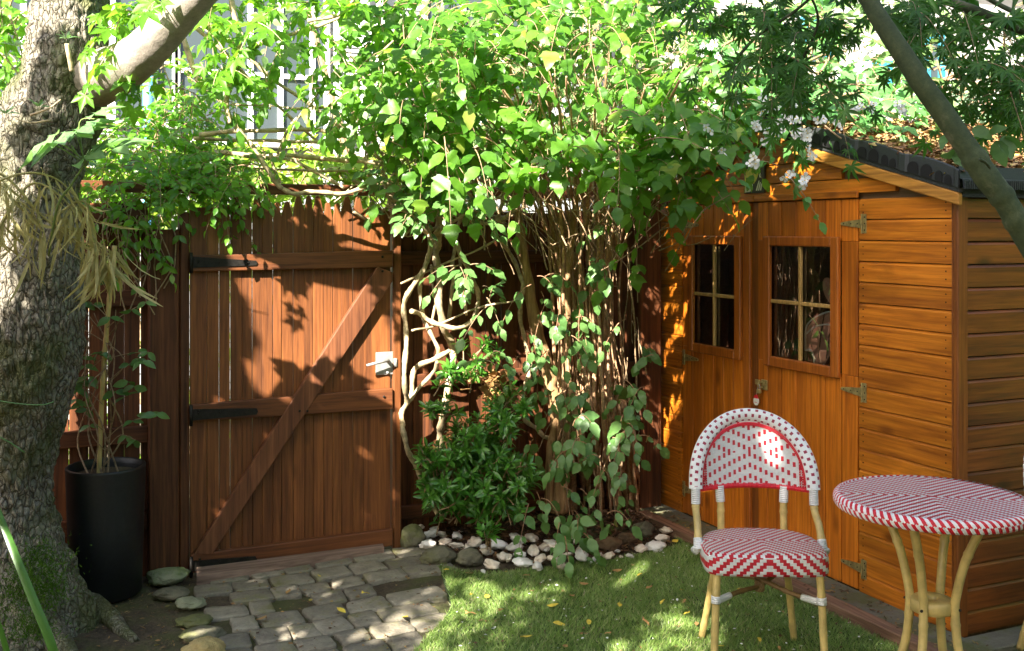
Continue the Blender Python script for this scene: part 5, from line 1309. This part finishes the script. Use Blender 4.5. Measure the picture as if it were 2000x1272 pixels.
# ---------------------------------------------------------------- the big multi-stemmed shrub
sh = thing('flowering_shrub', on_g(1150, 1005), 'big multi-stemmed shrub with a broad leafy crown beside the shed', 'shrub')
rg = np.random.default_rng(83)
MT['trunkb'] = wood('peeling_trunk_bark', (.16,.09,.04), (.34,.20,.09), (.48,.30,.15), 2, .8, .3, False, .2, .5)
a = Acc()
for pts, r in (([(1088,1000,5.5),(1092,920,5.5),(1098,860,5.5),(1085,790,5.5),(1062,700,5.5),(1040,600,5.5),(1022,500,5.5),(1012,420,5.5),(1005,340,5.4),(990,240,5.3)], [.055,.045,.042,.040,.036,.032,.026,.022,.018,.012]),
               ([(1070,1000,5.45),(1074,900,5.45),(1082,830,5.48),(1098,740,5.5),(1110,620,5.5),(1085,480,5.5),(1062,380,5.4)], [.022,.020,.020,.019,.018,.014,.01]),
               ([(1110,700,5.4),(1105,600,5.4),(1110,520,5.4),(1120,440,5.4),(1125,340,5.3)], [.02,.02,.018,.016,.012])):
    P = pxline(pts, 12); P = gnarl(P, .016, 5, 5); rr = np.interp(np.linspace(0,1,len(P)), np.linspace(0,1,len(r)), r); rr = rr*(1+.10*np.sin(np.arange(len(P))*.8)); a.tube(P, rr, 16)
a.build('trunk', MT['trunkb'], sh, True, False)
MT['stem_t'] = plain('tan_stem_bark', (.40,.23,.12), .75, 0, 50, .5, .4)
a = Acc(); tips = []
for k in range(60):
    bx = rg.uniform(1085, 1255); by = 985 + rg.uniform(-8, 35); r0 = on_g(bx, by)
    f = (bx-1085)/170; mx_ = 1085 + f*120 + rg.normal(0, 14); tx = 900 + f*460 + rg.normal(0, 70); ty = rg.uniform(130, 320)
    d0 = 5.5 + rg.normal(0,.1); td = rg.uniform(4.2, 5.7)
    pts = [r0, W(bx*.75+mx_*.25 - 3 + rg.normal(0,4), 860, d0), W(mx_+5, 700, d0), W(mx_, 560, d0), W(mx_*.85+tx*.15, 440, d0), W(mx_*.6+tx*.4, 340, d0*.7+td*.3), W(tx, ty, td)]
    P = gnarl(smoothline(pts, 7), .012, k, 5); r = rg.choice([.005,.007,.009,.013]); a.tube(P, np.linspace(r, r*.45, len(P)), 7); tips.append(P[-1])
a.build('stems', MT['stem_t'], sh, True, False)
a = Acc()
for k in range(420):     # fine bare twigs inside the crown and basket of stems
    x, y = rg.normal(1130, 130), rg.uniform(60, 480); d = rg.uniform(4.6, 5.7); L = rg.uniform(25, 90); ang = -math.pi/2 + (x-1130)/260 + rg.normal(0, .5); cv = rg.normal(0, 18)
    pts = [(x+L*t*math.cos(ang)+cv*(1-t*t)*.6, y+L*t*math.sin(ang)+cv*(1-t*t)*.4, d+rg.normal(0,.03)) for t in np.linspace(-1, 1, 4)]
    P = gnarl(pxline(pts, 4), .01, k, 9); a.tube(P, rg.choice([.0018,.0025,.0035])*np.linspace(1,.6,len(P)), 5, cap=False)
for k in range(60):     # thin hanging strands lower down
    x, y = rg.uniform(1085, 1250), rg.uniform(480, 950); L = rg.uniform(30, 110); dx = rg.normal(0, 25)
    P = gnarl(pxline([(x, y-L, 5.4+rg.normal(0,.08)), (x+dx*.6, y, 5.4), (x+dx, y+L, 5.4)], 4), .01, k, 8); a.tube(P, rg.choice([.0015,.0025,.004]), 5, cap=False)
a.build('fine_twigs', MT['twig'], sh, True, False)
pl_ = Plant(84)
CR = [(760,40,90,50,5.0,.4,40),(880,30,100,45,4.9,.5,55),(1010,30,100,40,4.9,.5,50),(1150,25,110,40,4.9,.5,45),(1290,30,90,45,5.0,.5,42),
 (800,120,85,50,4.9,.4,46),(900,130,80,50,4.8,.4,46),(1010,110,80,45,4.8,.4,38),(1110,80,80,40,5.0,.4,22),(1200,100,70,40,4.9,.4,20),(1310,120,90,55,4.8,.4,50),
 (780,210,70,50,4.8,.35,34),(860,210,70,45,4.7,.35,34),(960,200,55,40,4.8,.35,20),(1060,190,60,40,4.8,.3,16),(1330,210,90,50,4.8,.35,48),(1240,190,70,45,4.8,.4,16),
 (850,265,60,25,4.6,.25,20),(740,270,45,35,4.8,.25,14),(1070,285,60,35,4.45,.2,15),(1170,240,70,30,4.5,.2,14),(1230,280,60,28,4.4,.2,14),(1320,265,75,38,4.6,.25,32),(1330,330,45,22,4.7,.2,12),(1270,325,35,18,4.6,.15,7),(1370,225,40,35,4.8,.25,10),(1070,330,45,20,4.35,.1,6),(940,290,40,20,4.6,.15,7),(1240,430,20,25,4.8,.1,3)]
for c in CR:
    c = (*c[:6], max(2, int(c[6]*.60)))
    big = 1.12 if c[1] > 240 else 1.0
    pl_.clump(*c, L=(.14,.32), pairs=3, size=.088*big, droop=.5, updir=.05, cam=.55, up=.75, j=.38)
print('crown leaves', len(pl_.O))
pl_.build(sh, L_ov + L_lobe[:2], MT['lf_shrub'], 10, MT['twig'], 'crown')
pl_ = Plant(851)
for c in ((1080,305,40,20,4.75,.1,2),(1190,285,50,22,4.7,.1,3),(1300,320,55,25,4.8,.1,6),(1330,350,20,12,4.8,.08,3),(880,290,45,22,4.8,.12,3),(1000,270,40,20,4.8,.1,2),(1330,300,25,20,4.8,.1,3)):
    pl_.clump(*c, L=(.10,.2), pairs=2, size=.115, droop=.6, updir=-.05, cam=.6, up=.6, j=.35)
pl_.build(sh, L_lobe, MT['lf_shrub'], 15, MT['twig'], 'outer_leaves')
# crown above the picture
pl_ = Plant(85)
for c in ((850,-50,180,30,5.2,.4,14),(1150,-50,180,30,5.2,.4,14)): pl_.clump(*c, L=(.15,.3), pairs=3, size=.12, droop=.4)
pl_.build(sh, L_bulk, MT['lf_shrub'], 10, None, 'upper_crown')
# ---------------------------------------------------------------- broad-leaved creeper at its foot
cr = thing('creeper', on_g(1130, 1010), 'pale-veined leafy creeper clambering over the foot of the big shrub', 'creeper')
pl_ = Plant(86)
for c in ((1055,560,40,30,5.1,.06,7),(1110,590,45,30,5.1,.08,9),(1170,520,35,30,5.1,.06,7),(1200,545,25,25,5.2,.05,3),(1130,640,45,25,5.15,.06,6),(1020,650,30,30,5.1,.06,5),(1010,680,22,20,5.1,.04,4),(1070,700,25,30,5.1,.05,4),(1080,745,35,25,5.15,.06,6),(1140,760,40,30,5.15,.07,8),(1200,770,35,40,5.15,.07,8),(1240,800,30,40,5.15,.05,6),(1265,770,14,20,5.1,.03,2),(1260,690,18,14,5.2,.03,3),(1100,820,45,30,5.1,.07,9),(1180,840,50,30,5.1,.07,10),(1230,850,35,25,5.15,.06,7),(1120,870,30,25,5.05,.05,6),(1165,905,45,22,5.05,.06,8),(1200,930,35,18,5.05,.05,5),(1115,940,35,22,5.0,.05,6),(1110,1010,40,22,4.95,.05,9),(1125,1040,35,14,4.9,.05,5),(1195,1015,22,20,4.95,.04,4),(1035,975,30,22,5.1,.05,5),(1030,900,18,30,5.15,.04,4),(1050,850,22,20,5.1,.04,3),(1240,690,20,25,5.3,.04,3),(1215,640,20,22,5.3,.04,3),(905,530,22,20,4.95,.03,2),(1210,450,14,30,5.2,.03,3)):
    c = (*c[:6], max(1, int(c[6]*.62))); pl_.clump(*c, L=(.07,.16), pairs=2, size=.080, droop=.9, updir=-.15, cam=.85, up=.45, j=.3, lean=.55, spread=.75)
pl_.build(cr, L_ov, MT['lf_creep'], 11, MT['twig_r'])
# ---------------------------------------------------------------- mock orange with white flowers
mk = thing('mock_orange', (2.9, 5.9, 0), 'white-flowered shrub arching over the shed roof', 'shrub')
a = Acc(); rg = np.random.default_rng(87)
for k in range(14):
    P = gnarl(smoothline([(2.9+rg.normal(0,.08), 5.9+rg.normal(0,.08), 0), (2.9+rg.normal(0,.2), 5.8, 1.4), W(rg.uniform(1380,1700), rg.uniform(90,260), rg.uniform(4.6,5.6)), W(rg.uniform(1430,1800), rg.uniform(120,320), rg.uniform(4.4,5.2))], 8), .02, k, 3); a.tube(P, np.linspace(.014,.003,len(P)), 6)
a.build('stems', MT['twig'], mk, True, False)
pl_ = Plant(88)
for c in ((1430,120,70,60,5.0,.35,36),(1520,180,80,50,5.0,.35,40),(1440,195,60,30,4.8,.2,20),(1550,220,50,25,4.6,.2,12),(1620,200,80,50,5.2,.35,40),(1640,240,70,22,4.9,.2,16),(1720,215,60,30,5.1,.3,18),(1600,120,80,50,5.4,.4,34),(1700,150,60,50,5.5,.4,24),(1560,60,80,50,5.3,.4,24),(1350,320,25,22,4.7,.15,5),(1530,320,20,22,4.45,.06,3),(1740,255,35,8,4.7,.1,4),(1800,225,20,14,4.9,.2,3)):
    pl_.clump(*c, L=(.12,.28), pairs=3, size=.074, droop=.4, cam=.5, up=.7)
pl_.build(mk, L_ov, MT['lf_mock'], 12, MT['twig'])
# flowers: four broad petals each, in small heads
pt = strip_leaf([(.02,0),(.34,.3),(.46,.62),(.36,.9),(.05,1.0)], droop=-.15, fold=.12)
FLW = [(1480,242,6,14),(1478,310,6,16),(1568,352,5,14),(1545,262,9,26),(1565,265,6,14),(1580,300,5,14),(1530,225,8,24),(1555,215,7,20),(1515,270,5,18),(1500,205,6,20),(1385,92,7,18),(1375,255,3,12),(1410,300,3,12),(1660,85,7,18),(1690,95,5,16),(1655,110,5,14),(1685,130,5,16),(1670,215,4,14),(1625,155,4,14),(1580,150,4,14),(1640,240,4,14),(1700,210,4,14),(1760,205,4,14),(1600,230,3,14),(1430,200,3,14),(1345,30,3,14),(1540,345,3,8)]
O = []; D = []; Nn = []; S = []; rg = np.random.default_rng(89); cc = Acc()
for (x, y, n, sp_) in FLW:
    for _ in range(n):
        d = 4.15 + rg.uniform(-.05,.08) if y > 190 else 4.45; c = W(x+rg.normal(0, sp_*.5), y+rg.normal(0, sp_*.5), d); ax = unit(unit(CAMV-c)*.9 + rg.normal(0,.55,3) + (0,0,-.1)); x_ = unit(np.cross(ax, (.2,.1,1))); y_ = np.cross(ax, x_); a0 = rg.uniform(0,6)
        for q in range(4):
            t = a0+q*math.pi/2; r = x_*math.cos(t)+y_*math.sin(t); O.append(c+r*.002); D.append(r+ax*.12); Nn.append(ax); S.append(rg.uniform(.014,.020))
        cc.tube([c+ax*.001, c+ax*.006], [.0028,.0015], 5)
f_ = scatter('blossoms', [pt], np.array(O), np.array(D), np.array(Nn), np.array(S), MT['petals'], mk); cc.build('stamens', MT['yleaf'], mk)
# ---------------------------------------------------------------- japanese maple, upper right
MT['mbark'] = rock('green_maple_bark', (.022,.032,.011), (.045,.060,.022), (.085,.095,.04), 26, (.16,.15,.09), .62, .4, .003)
mp_ = thing('japanese_maple', W(2420, 1500, 2.6)*(1,1,0), 'japanese maple with a slanting green branch and dark feathery leaves at upper right', 'tree')
a = Acc(); P = pxline([(1640,-110,2.75),(1690,-10,2.7),(1730,55,2.66),(1790,150,2.62),(1840,220,2.6),(1880,280,2.58),(1925,345,2.56),(1965,395,2.55),(2010,470,2.55),(2120,650,2.55),(2260,950,2.55),(2420,1500,2.55)], 12); P = gnarl(P, .006, 3, 6)
rr = np.interp(np.arange(len(P)), np.linspace(0, len(P)-1, 12), [.020,.022,.024,.026,.027,.027,.031,.028,.029,.035,.045,.06]); 
for c in (.50, .62, .69): i = int(c*len(P)); rr[i-1:i+2] *= 1.10
a.tube(P, rr, 20); a.build('branch', MT['mbark'], mp_, True, False)
a = Acc()
for L, r in (([(1800,-30,3.0),(1855,5,2.95),(1920,28,2.9),(2010,62,2.85),(2150,130,2.8)], .016),([(1905,-20,3),(1960,15,3),(2010,40,2.9)], .008),([(1690,-10,2.7),(1600,-30,2.7),(1500,-40,2.7)], .008),([(1640,-60,2.8),(1560,20,2.85),(1480,70,2.9),(1430,120,2.9)], .005),([(1560,-40,2.8),(1600,40,2.85),(1570,120,2.9)], .004),([(1935,330,2.5),(1925,318,2.48),(1915,312,2.47)], .004)):
    P = gnarl(pxline(L), .01, 2, 5); a.tube(P, np.linspace(r*.8, r, len(P)), 8)
a.build('side_branch', MT['mbark'], mp_, True, False)
pl_ = Plant(90)
for c in ((1400,15,100,22,3.0,.25,8),(1520,30,90,40,3.0,.25,10),(1560,90,70,40,3.0,.2,9),(1500,110,55,28,3.0,.2,6),(1600,150,35,35,3.0,.2,5),(1620,25,50,35,3.0,.2,5),(1450,65,50,20,3.0,.2,4),(1590,190,30,16,3.0,.1,2),
          (1790,25,60,22,2.9,.2,6),(1840,55,55,24,2.9,.2,5),(1830,85,30,8,2.8,.1,2),(1930,35,70,40,2.9,.25,10),(1970,100,50,35,2.8,.2,9),(1975,165,40,38,2.8,.2,8),(1910,115,40,18,2.8,.15,4),(1995,225,20,22,2.8,.15,4),(1760,10,50,14,2.9,.2,3)):
    pl_.clump(*c, L=(.10,.20), pairs=3, size=.052, droop=.55, updir=-.1, up=.35, cam=.9, j=.35, tr=.0012)
for c in ((1900,-100,260,60,2.9,.3,8),(1550,-100,200,60,3.0,.3,7)): pl_.clump(*c, L=(.15,.3), pairs=3, size=.09, droop=.4, tr=.002)
pl_.build(mp_, L_map, MT['lf_maple'], 13, MT['twig'], 'crown')
# broad-leaf sprig in front of the roof
vs_ = thing('leafy_sprig', W(1925, 300, 2.7), 'small sprig of rounded dark leaves hanging before the shed roof at right', 'sprig')
pl_ = Plant(91); 
for (x, y, tx, ty, s) in ((1870,295,1840,310,.06),(1875,290,1880,330,.055),(1905,285,1930,320,.06),(1945,275,1960,320,.075),(1960,270,1990,285,.06),(1850,262,1835,285,.05),(1900,250,1925,262,.06),(1930,260,1950,250,.05),(1860,300,1900,325,.06),(1880,300,1905,335,.05),(1960,265,1975,300,.07)):
    b, t = W(x, y, 2.75), W(tx, ty, 2.72); pl_.O.append(b); pl_.D.append(t-b); pl_.N.append(unit(CAMV-b)+pl_.rg.normal(0,.4,3)); pl_.S.append(s)
for L in ([(1900,250),(1860,290),(1840,310)],[(1900,250),(1950,265),(1990,285)],[(1880,240),(1900,250),(1930,262)]): P = smoothline([W(x, y, 2.76) for x, y in L]); pl_.tw.tube(P, .002, 5)
pl_.build(vs_, L_ov, MT['lf_creep'], 14, MT['twig_r'])
# ================================================================ BEYOND THE FENCE
HY = 9.6
hx = lambda px, py=200: on_y(px, py, HY)
MT['siding'] = plain('grey_siding', (.30,.31,.31), .7, 0, 6, .12, .1)
MT['pwall'] = plain('pale_render', (.50,.48,.44), .8, 0, 5, .1, .1)
MT['teal'] = plain('teal_paint', (.03,.20,.26), .5, 0, 10, .15, .05)
MT['bluep'] = plain('blue_paint', (.12,.38,.62), .5, 0, 10, .15, .05)
MT['rtile'] = plain('slate_roof', (.10,.10,.11), .7, 0, 20, .3, .3)
m, nt, bs = M('dark_glass'); bs.inputs['Base Color'].default_value = (.05,.065,.07,1); bs.inputs['Roughness'].default_value = .04; bs.inputs['Specular IOR Level'].default_value = .35; MT['dglass'] = m
house = thing('neighbour_house', (hx(500)[0], HY, 0), 'pale weatherboarded house with white sash windows beyond the gate', 'house')
a = Acc(); z = 0
X0, X1 = hx(-500)[0], hx(1150)[0]
while z < 5.6:
    a.prism([(HY-.02, z), (HY-.006, z+.12), (HY+.1, z+.12), (HY+.1, z)], 0, X0, X1); z += .12
a.build('wall', MT['siding'], house)
a = Acc(); a.prism([(HY-.35,5.55),(HY+2.5,7.2),(HY+2.5,7.3),(HY-.4,5.65)], 0, X0-.3, X1+.3); a.build('roof', MT['rtile'], house)
def hwin(px0, px1, py0, py1, cols, rowy, label=None, y=HY, host=house, mat='whitepaint'):
    p0, p1 = on_y(px0, py1, y), on_y(px1, py0, y); x0, z0, x1, z1 = p0[0], on_y((px0+px1)/2, py1, y)[2], p1[0], on_y((px0+px1)/2, py0, y)[2]
    a = Acc(); w = .05
    a.bbox((x0-w, y-.09, z0-w), (x0, y-.025, z1+w), .004); a.bbox((x1, y-.09, z0-w), (x1+w, y-.025, z1+w), .004)
    a.bbox((x0, y-.089, z1), (x1, y-.025, z1+w), .004); a.bbox((x0-.05, y-.14, z0-w), (x1+.05, y-.0255, z0), .004)
    for c in cols: xc = on_y(c, 200, y)[0]; a.bbox((xc-.025, y-.085, z0), (xc+.025, y-.03, z1), .003)
    zr = on_y((px0+px1)/2, rowy, y)[2]; a.bbox((x0, y-.080, zr-.022), (x1, y-.032, zr+.022), .003)
    f = a.build('window', MT[mat], host)
    a = Acc(); a.box((x0, y-.050, z0), (x1, y-.046, z1)); a.build('pane', MT['dglass'], f); return f
hwin(350,630,-60,278,(487,545,607),148); hwin(225,335,-60,240,(300,),120); hwin(-250,40,-60,240,(-150,-60),120); hwin(830,1040,-60,240,(900,970),120)
# louvred blind and curtain panels on the wall right of the windows
a = Acc(); p0, p1 = hx(655, 270), hx(770, 40)
for k in range(26): zz_ = p0[2]+(p1[2]-p0[2])*k/26; a.bbox((p0[0], HY-.12, zz_), (p1[0], HY-.10, zz_+.025), .002)
a.build('louvres', MT['whitepaint'], house)
a = Acc()
for px in (652, 703, 735): q = hx(px, 150); a.bbox((q[0]-.035, HY-.15, 1.5), (q[0]+.035, HY-.122, 4.2), .004)
a.build('louvre_frame', MT['whitepaint'], house)
a = Acc(); q = hx(287, 180); a.tube([(q[0], HY-.12, 0), (q[0], HY-.12, 5)], .045, 14); a.build('downpipe', MT['bluep'], house, True)
# second house, right
H2 = 10.5; hh = thing('far_house', (on_y(1700,200,H2)[0], H2, 0), 'pale rendered house with teal door frame and window behind the shed', 'house')
a = Acc(); x0, x1 = on_y(1300,200,H2)[0], 16; a.box((x0, H2, 0), (x1, H2+3, 5.2)); a.build('wall', MT['pwall'], hh)
a = Acc(); a.prism([(H2-.35,5.1),(H2+1.7,6.5),(H2+3.6,5.1)], 0, x0-.3, x1+.3); a.build('roof', MT['rtile'], hh)
def teal(px0, px1, py0, py1, nm):
    p0, p1 = on_y(px0, py1, H2), on_y(px1, py0, H2); a = Acc(); z0, z1 = p0[2], p1[2]; w = .09
    a.bbox((p0[0], H2-.08, z0), (p0[0]+w, H2-.002, z1), .004); a.bbox((p1[0]-w, H2-.08, z0), (p1[0], H2-.002, z1), .004); a.bbox((p0[0]+w, H2-.079, z1-w), (p1[0]-w, H2-.002, z1), .004)
    a.bbox((p0[0]+w, H2-.079, z0), (p1[0]-w, H2-.002, z0+w), .004)
    f = a.build(nm, MT['teal'], hh); a = Acc(); a.box((p0[0]+w, H2-.03, z0+w), (p1[0]-w, H2-.026, z1-w)); a.build('pane', MT['dglass'], f)
teal(1800,1838,68,260,'door_frame'); teal(1692,1735,120,165,'window'); teal(1560,1620,40,160,'window')
def mass(name, cl, tm, mat, label, cat, seed, size, base, kind=None, grp=None, cam=.3, trunk=True, L=(.2,.45), pairs=4):
    t = thing(name, base, label, cat, grp); p = Plant(seed)
    for c in cl: p.clump(*c, L=L, pairs=pairs, size=size, droop=.4, cam=cam, up=.7, tr=.004)
    p.build(t, tm, mat, seed, MT['twig'], 'foliage'); rg = p.rg
    a = Acc()
    for k in range(5):
        c = cl[k % len(cl)]; P = gnarl(smoothline([np.array(base)+(rg.normal(0,.05), rg.normal(0,.05), 0), (np.array(base)+W(*c[:2], c[4]))/2*(1,1,1)+rg.normal(0,.05,3), W(*c[:2], c[4])], 6), .02, k, 2); a.tube(P, np.linspace(.03,.01,len(P)), 7)
    a.build('stems', MT['twig'], t, True, False); return t
B = lambda px, y: tuple(on_y(px, 700, y)*(1,1,0))
mass('hedge', [(x, 330+((x//40)%3)*6, 45, 45, 6.6, .35, 26) for x in range(60, 860, 45)] + [(x, 480, 60, 90, 6.8, .3, 18) for x in range(60, 800, 80)] + [(x, 800, 70, 150, 6.6, .3, 16) for x in range(60, 800, 90)], L_sm, MT['lf_hedge'], 'bright yellow-green hedge just behind the gate and fence', 'hedge', 101, .085, B(400, 6.4), L=(.12,.28))
mass('garden_tree', [(x, y, 75, 60, 7.6, .6, 20) for x, y in ((870,60),(960,120),(1060,60),(1150,130),(1240,50),(860,190),(980,230),(1100,240),(1200,230),(900,290),(1050,310))], L_ov, MT['lf_bg'], 'loose bright tree standing beyond the fence behind the big shrub', 'tree', 102, .13, B(1000, 7.6))
mass('garden_tree', [(x, y, 70, 55, 8.0, .6, 15) for x, y in ((1330,80),(1420,60),(1500,20),(1400,180),(1500,130),(1600,60),(1680,30),(1560,190),(1640,170),(1720,190),(1480,240))], L_ov, MT['lf_bg'], 'hazy light green tree behind the white-flowered shrub', 'tree', 103, .13, B(1500, 8.0))
mass('rounded_bush', [(1900,200,60,40,8.2,.4,46),(1870,230,60,25,8.0,.3,24),(1960,240,50,30,8.0,.3,24)], L_lan, MT['lf_grey'], 'grey-green rounded bush seen over the right end of the shed roof', 'bush', 104, .11, B(1900, 8.0))
MT['lf_red'] = leafmat('russet_leaf', (.30,.14,.07), (.45,.25,.13), (.4,.2,.1), .6, .3)
mass('russet_shrub', [(1885,160,28,22,8.6,.2,14),(1930,190,20,14,8.4,.2,6)], L_lan, MT['lf_red'], 'russet-brown shrub top above the grey-green bush', 'shrub', 105, .09, B(1885, 8.6))
mass('garden_tree', [(1830,120,50,50,9.3,.4,8),(1960,60,60,60,9.3,.4,14),(1750,60,50,60,9.3,.4,10),(2050,150,80,100,9,.5,16),(1990,190,40,60,8.8,.4,10)], L_ov, MT['lf_bg'], 'pale green tree near the far house at upper right', 'tree', 106, .12, B(1990, 9.3))
mass('garden_tree', [(20,120,60,110,6.4,.5,36),(-60,200,60,100,6.2,.5,22),(20,230,40,50,6.0,.3,18),(0,20,60,50,6.4,.4,18)], L_ov, MT['lf_climb'], 'leafy tree behind the trunk at the left edge', 'tree', 107, .10, B(-60, 6.4))
mass('garden_tree', [(600,5,90,20,7.2,.4,6),(770,120,40,90,7.2,.4,10)], L_ov, MT['lf_bg'], 'thin green branches before the white sash windows', 'tree', 108, .11, B(780, 7.2))

# ================================================================ SHADE BLOCKERS BEHIND AND LEFT OF THE CAMERA (unseen, added to shade the garden)
sh_ = np.array([SUN.x, SUN.y]); sh_ /= np.linalg.norm(sh_); TE = -SUN.z/math.hypot(SUN.x, SUN.y)
QP = [-9,-4.3,-3.75,-3.5,-3.43,-3.31,-3.24,-2.8,-2.3,-1.95,-1.75,-1.5,-1.1,-.7,-.2,.3,1.2,3]  # leaf cut-off heights in sun space, set by the wanted shade line
QT = [3.1,3.1,3.12,3.3,4.5,4.6,3.66,3.92,4.15,4.30,4.50,4.95,5.4,5.5,5.6,5.35,5.2,5.0]
def sun_blocker(seed, p0, p1, s0, sw, n, size, label, qlow=2.3, holes=.10):  # added leaf mass, its outline shaped to cast the wanted shade
    rg = np.random.default_rng(seed); O = []
    while len(O) < n:
        p = rg.uniform(p0, p1); s = s0 + rg.normal(0, sw); top = np.interp(p, QP, QT) + .05*mnoise.noise(Vector((p*5, seed, 0))) + .05*mnoise.noise(Vector((p*17, seed, 3)))
        q = rg.uniform(qlow, top)
        if mnoise.noise(Vector((p*3.2, q*3.2, 1.7))) > (.26 if -2.4 < p < -1.25 else .36 if p < -2.4 and q < 2.9 else .62) and q < top-.15: continue      # openings shaped to let sun dapples through
        if -2.35 < p < -.95 and 2.45 < q < 3.15: continue
        x = s*sh_[0] + p*sh_[1]; y = s*sh_[1] - p*sh_[0]; O.append((x, y, q - TE*s))
    O = np.array(O); n = len(O); bx, by = O[:, 0].mean(), O[:, 1].mean()
    t = thing('shade_blocker', (bx, by, 0), label, 'tree')
    D = rg.normal(0, 1, (n,3)) - (0,0,.5); Nn = -np.array(SUN)*1.0 + rg.normal(0, .5, (n,3))
    scatter('crown', L_bulk, O - unit(D)*size*.5, D, Nn, rg.uniform(.7,1.2,n)*size, MT['lf_bulk'], t, seed=seed)
    a = Acc(); top = O[:, 2].mean()
    P = gnarl(smoothline([(bx,by,0),(bx+.05,by,top*.5),(bx,by,top)], 8), .03, seed, 1.5); a.tube(P, np.linspace(.13,.06,len(P)), 12); a.build('trunk', MT['bark'], t, True, False)
    a = Acc()
    for k in range(24):
        e = O[rg.integers(0, n)]; P = gnarl(smoothline([(bx,by,max(.6, e[2]*.55)), ((bx+e[0])/2,(by+e[1])/2,e[2]*.85), e], 6), .03, k, 2); a.tube(P, np.linspace(.04,.008,len(P)), 6)
    a.build('limbs', MT['bark'], t, True, False)
def dapple_screen(seed, p0, p1, q0, q1, s0, n, size):  # sparse leaves added out of view to break up sun on the lawn
    rg = np.random.default_rng(seed); p = rg.uniform(p0, p1, n); q = rg.uniform(q0, q1, n); s = s0 + rg.normal(0, .2, n)
    O = np.c_[s*sh_[0] + p*sh_[1], s*sh_[1] - p*sh_[0], q - TE*s]
    t = thing('shade_blocker', (O[:,0].mean(), O[:,1].mean(), 0), 'unseen thin leaf screen added left behind the viewer to dapple the lawn', 'tree')
    scatter('crown', L_sm, O, rg.normal(0,1,(n,3)), -np.array(SUN) + rg.normal(0,.5,(n,3)), rg.uniform(.7,1.2,n)*size, MT['lf_bulk'], t, seed=seed)
    a = Acc(); b = O.mean(0); P = gnarl(smoothline([(b[0],b[1],0),(b[0],b[1],b[2]*.6),tuple(b)], 6), .02, 3, 2); a.tube(P, np.linspace(.04,.01,len(P)), 8); a.build('trunk', MT['bark'], t, True, False)
MT['lf_bulk'] = leafmat('shade_leaf', (.05,.16,.015), (.10,.26,.025), (.14,.40,.03), .45, .3)
sun_blocker(201, -4.6, -2.2, .75, .16, 3400, .15, 'unseen tree-shaped blocker added left of the view to shade the gate foot', 1.6)
sun_blocker(202, -2.4, -.9, -1.0, .25, 3300, .17, 'unseen tree-shaped blocker added left behind the viewer to shade the lawn', 2.0)
sun_blocker(203, -1.1, 1.6, -1.6, .3, 6000, .18, 'unseen tree-shaped blocker added behind the viewer to shade the shed', 1.9)

# unseen hedges added behind and right of the viewer to cut low sky light
rg = np.random.default_rng(301); n = 9000
x = rg.uniform(-6, 6.5, n); z = rg.uniform(0, 3.6, n) ; y = -3.2 + rg.normal(0, .25, n) + .3*np.sin(x*2); O = np.c_[x, y, z]
bh = thing('sky_block_hedge', (0, -3.2, 0), 'unseen tall hedge added behind the viewer to block low sky light', 'hedge')
scatter('foliage', L_bulk, O, rg.normal(0,1,(n,3)), rg.normal(0,.6,(n,3))+(0,1,.2), rg.uniform(.16,.26,n), MT['lf_bulk'], bh, seed=5)
a = Acc()
for q in np.arange(-5.8, 6.4, .7): P = gnarl(smoothline([(q,-3.2,0),(q+.1,-3.2,1.6),(q,-3.2,3.3)], 6), .04, int(q*9), 2); a.tube(P, np.linspace(.05,.02,len(P)), 7)
a.build('stems', MT['bark'], bh, True, False)
n = 5000; y = rg.uniform(-3, 2.6, n); z = rg.uniform(0, 3.4, n); x = 6.6 + rg.normal(0,.2,n); O = np.c_[x, y, z]  # second added hedge, holds back sky light from the right
bh = thing('sky_block_hedge', (6.6, 0, 0), 'unseen tall hedge added right of the view to block low sky light', 'hedge')
scatter('foliage', L_bulk, O, rg.normal(0,1,(n,3)), rg.normal(0,.6,(n,3))+(-1,0,.2), rg.uniform(.16,.26,n), MT['lf_bulk'], bh, seed=6)
a = Acc()
for q in np.arange(-2.8, 2.4, .7): P = gnarl(smoothline([(6.6,q,0),(6.65,q,1.6),(6.6,q,3.2)], 6), .04, int(q*9), 2); a.tube(P, np.linspace(.05,.02,len(P)), 7)
a.build('stems', MT['bark'], bh, True, False)

dapple_screen(305, -2.35, -.95, 2.45, 3.15, -.9, 620, .075)
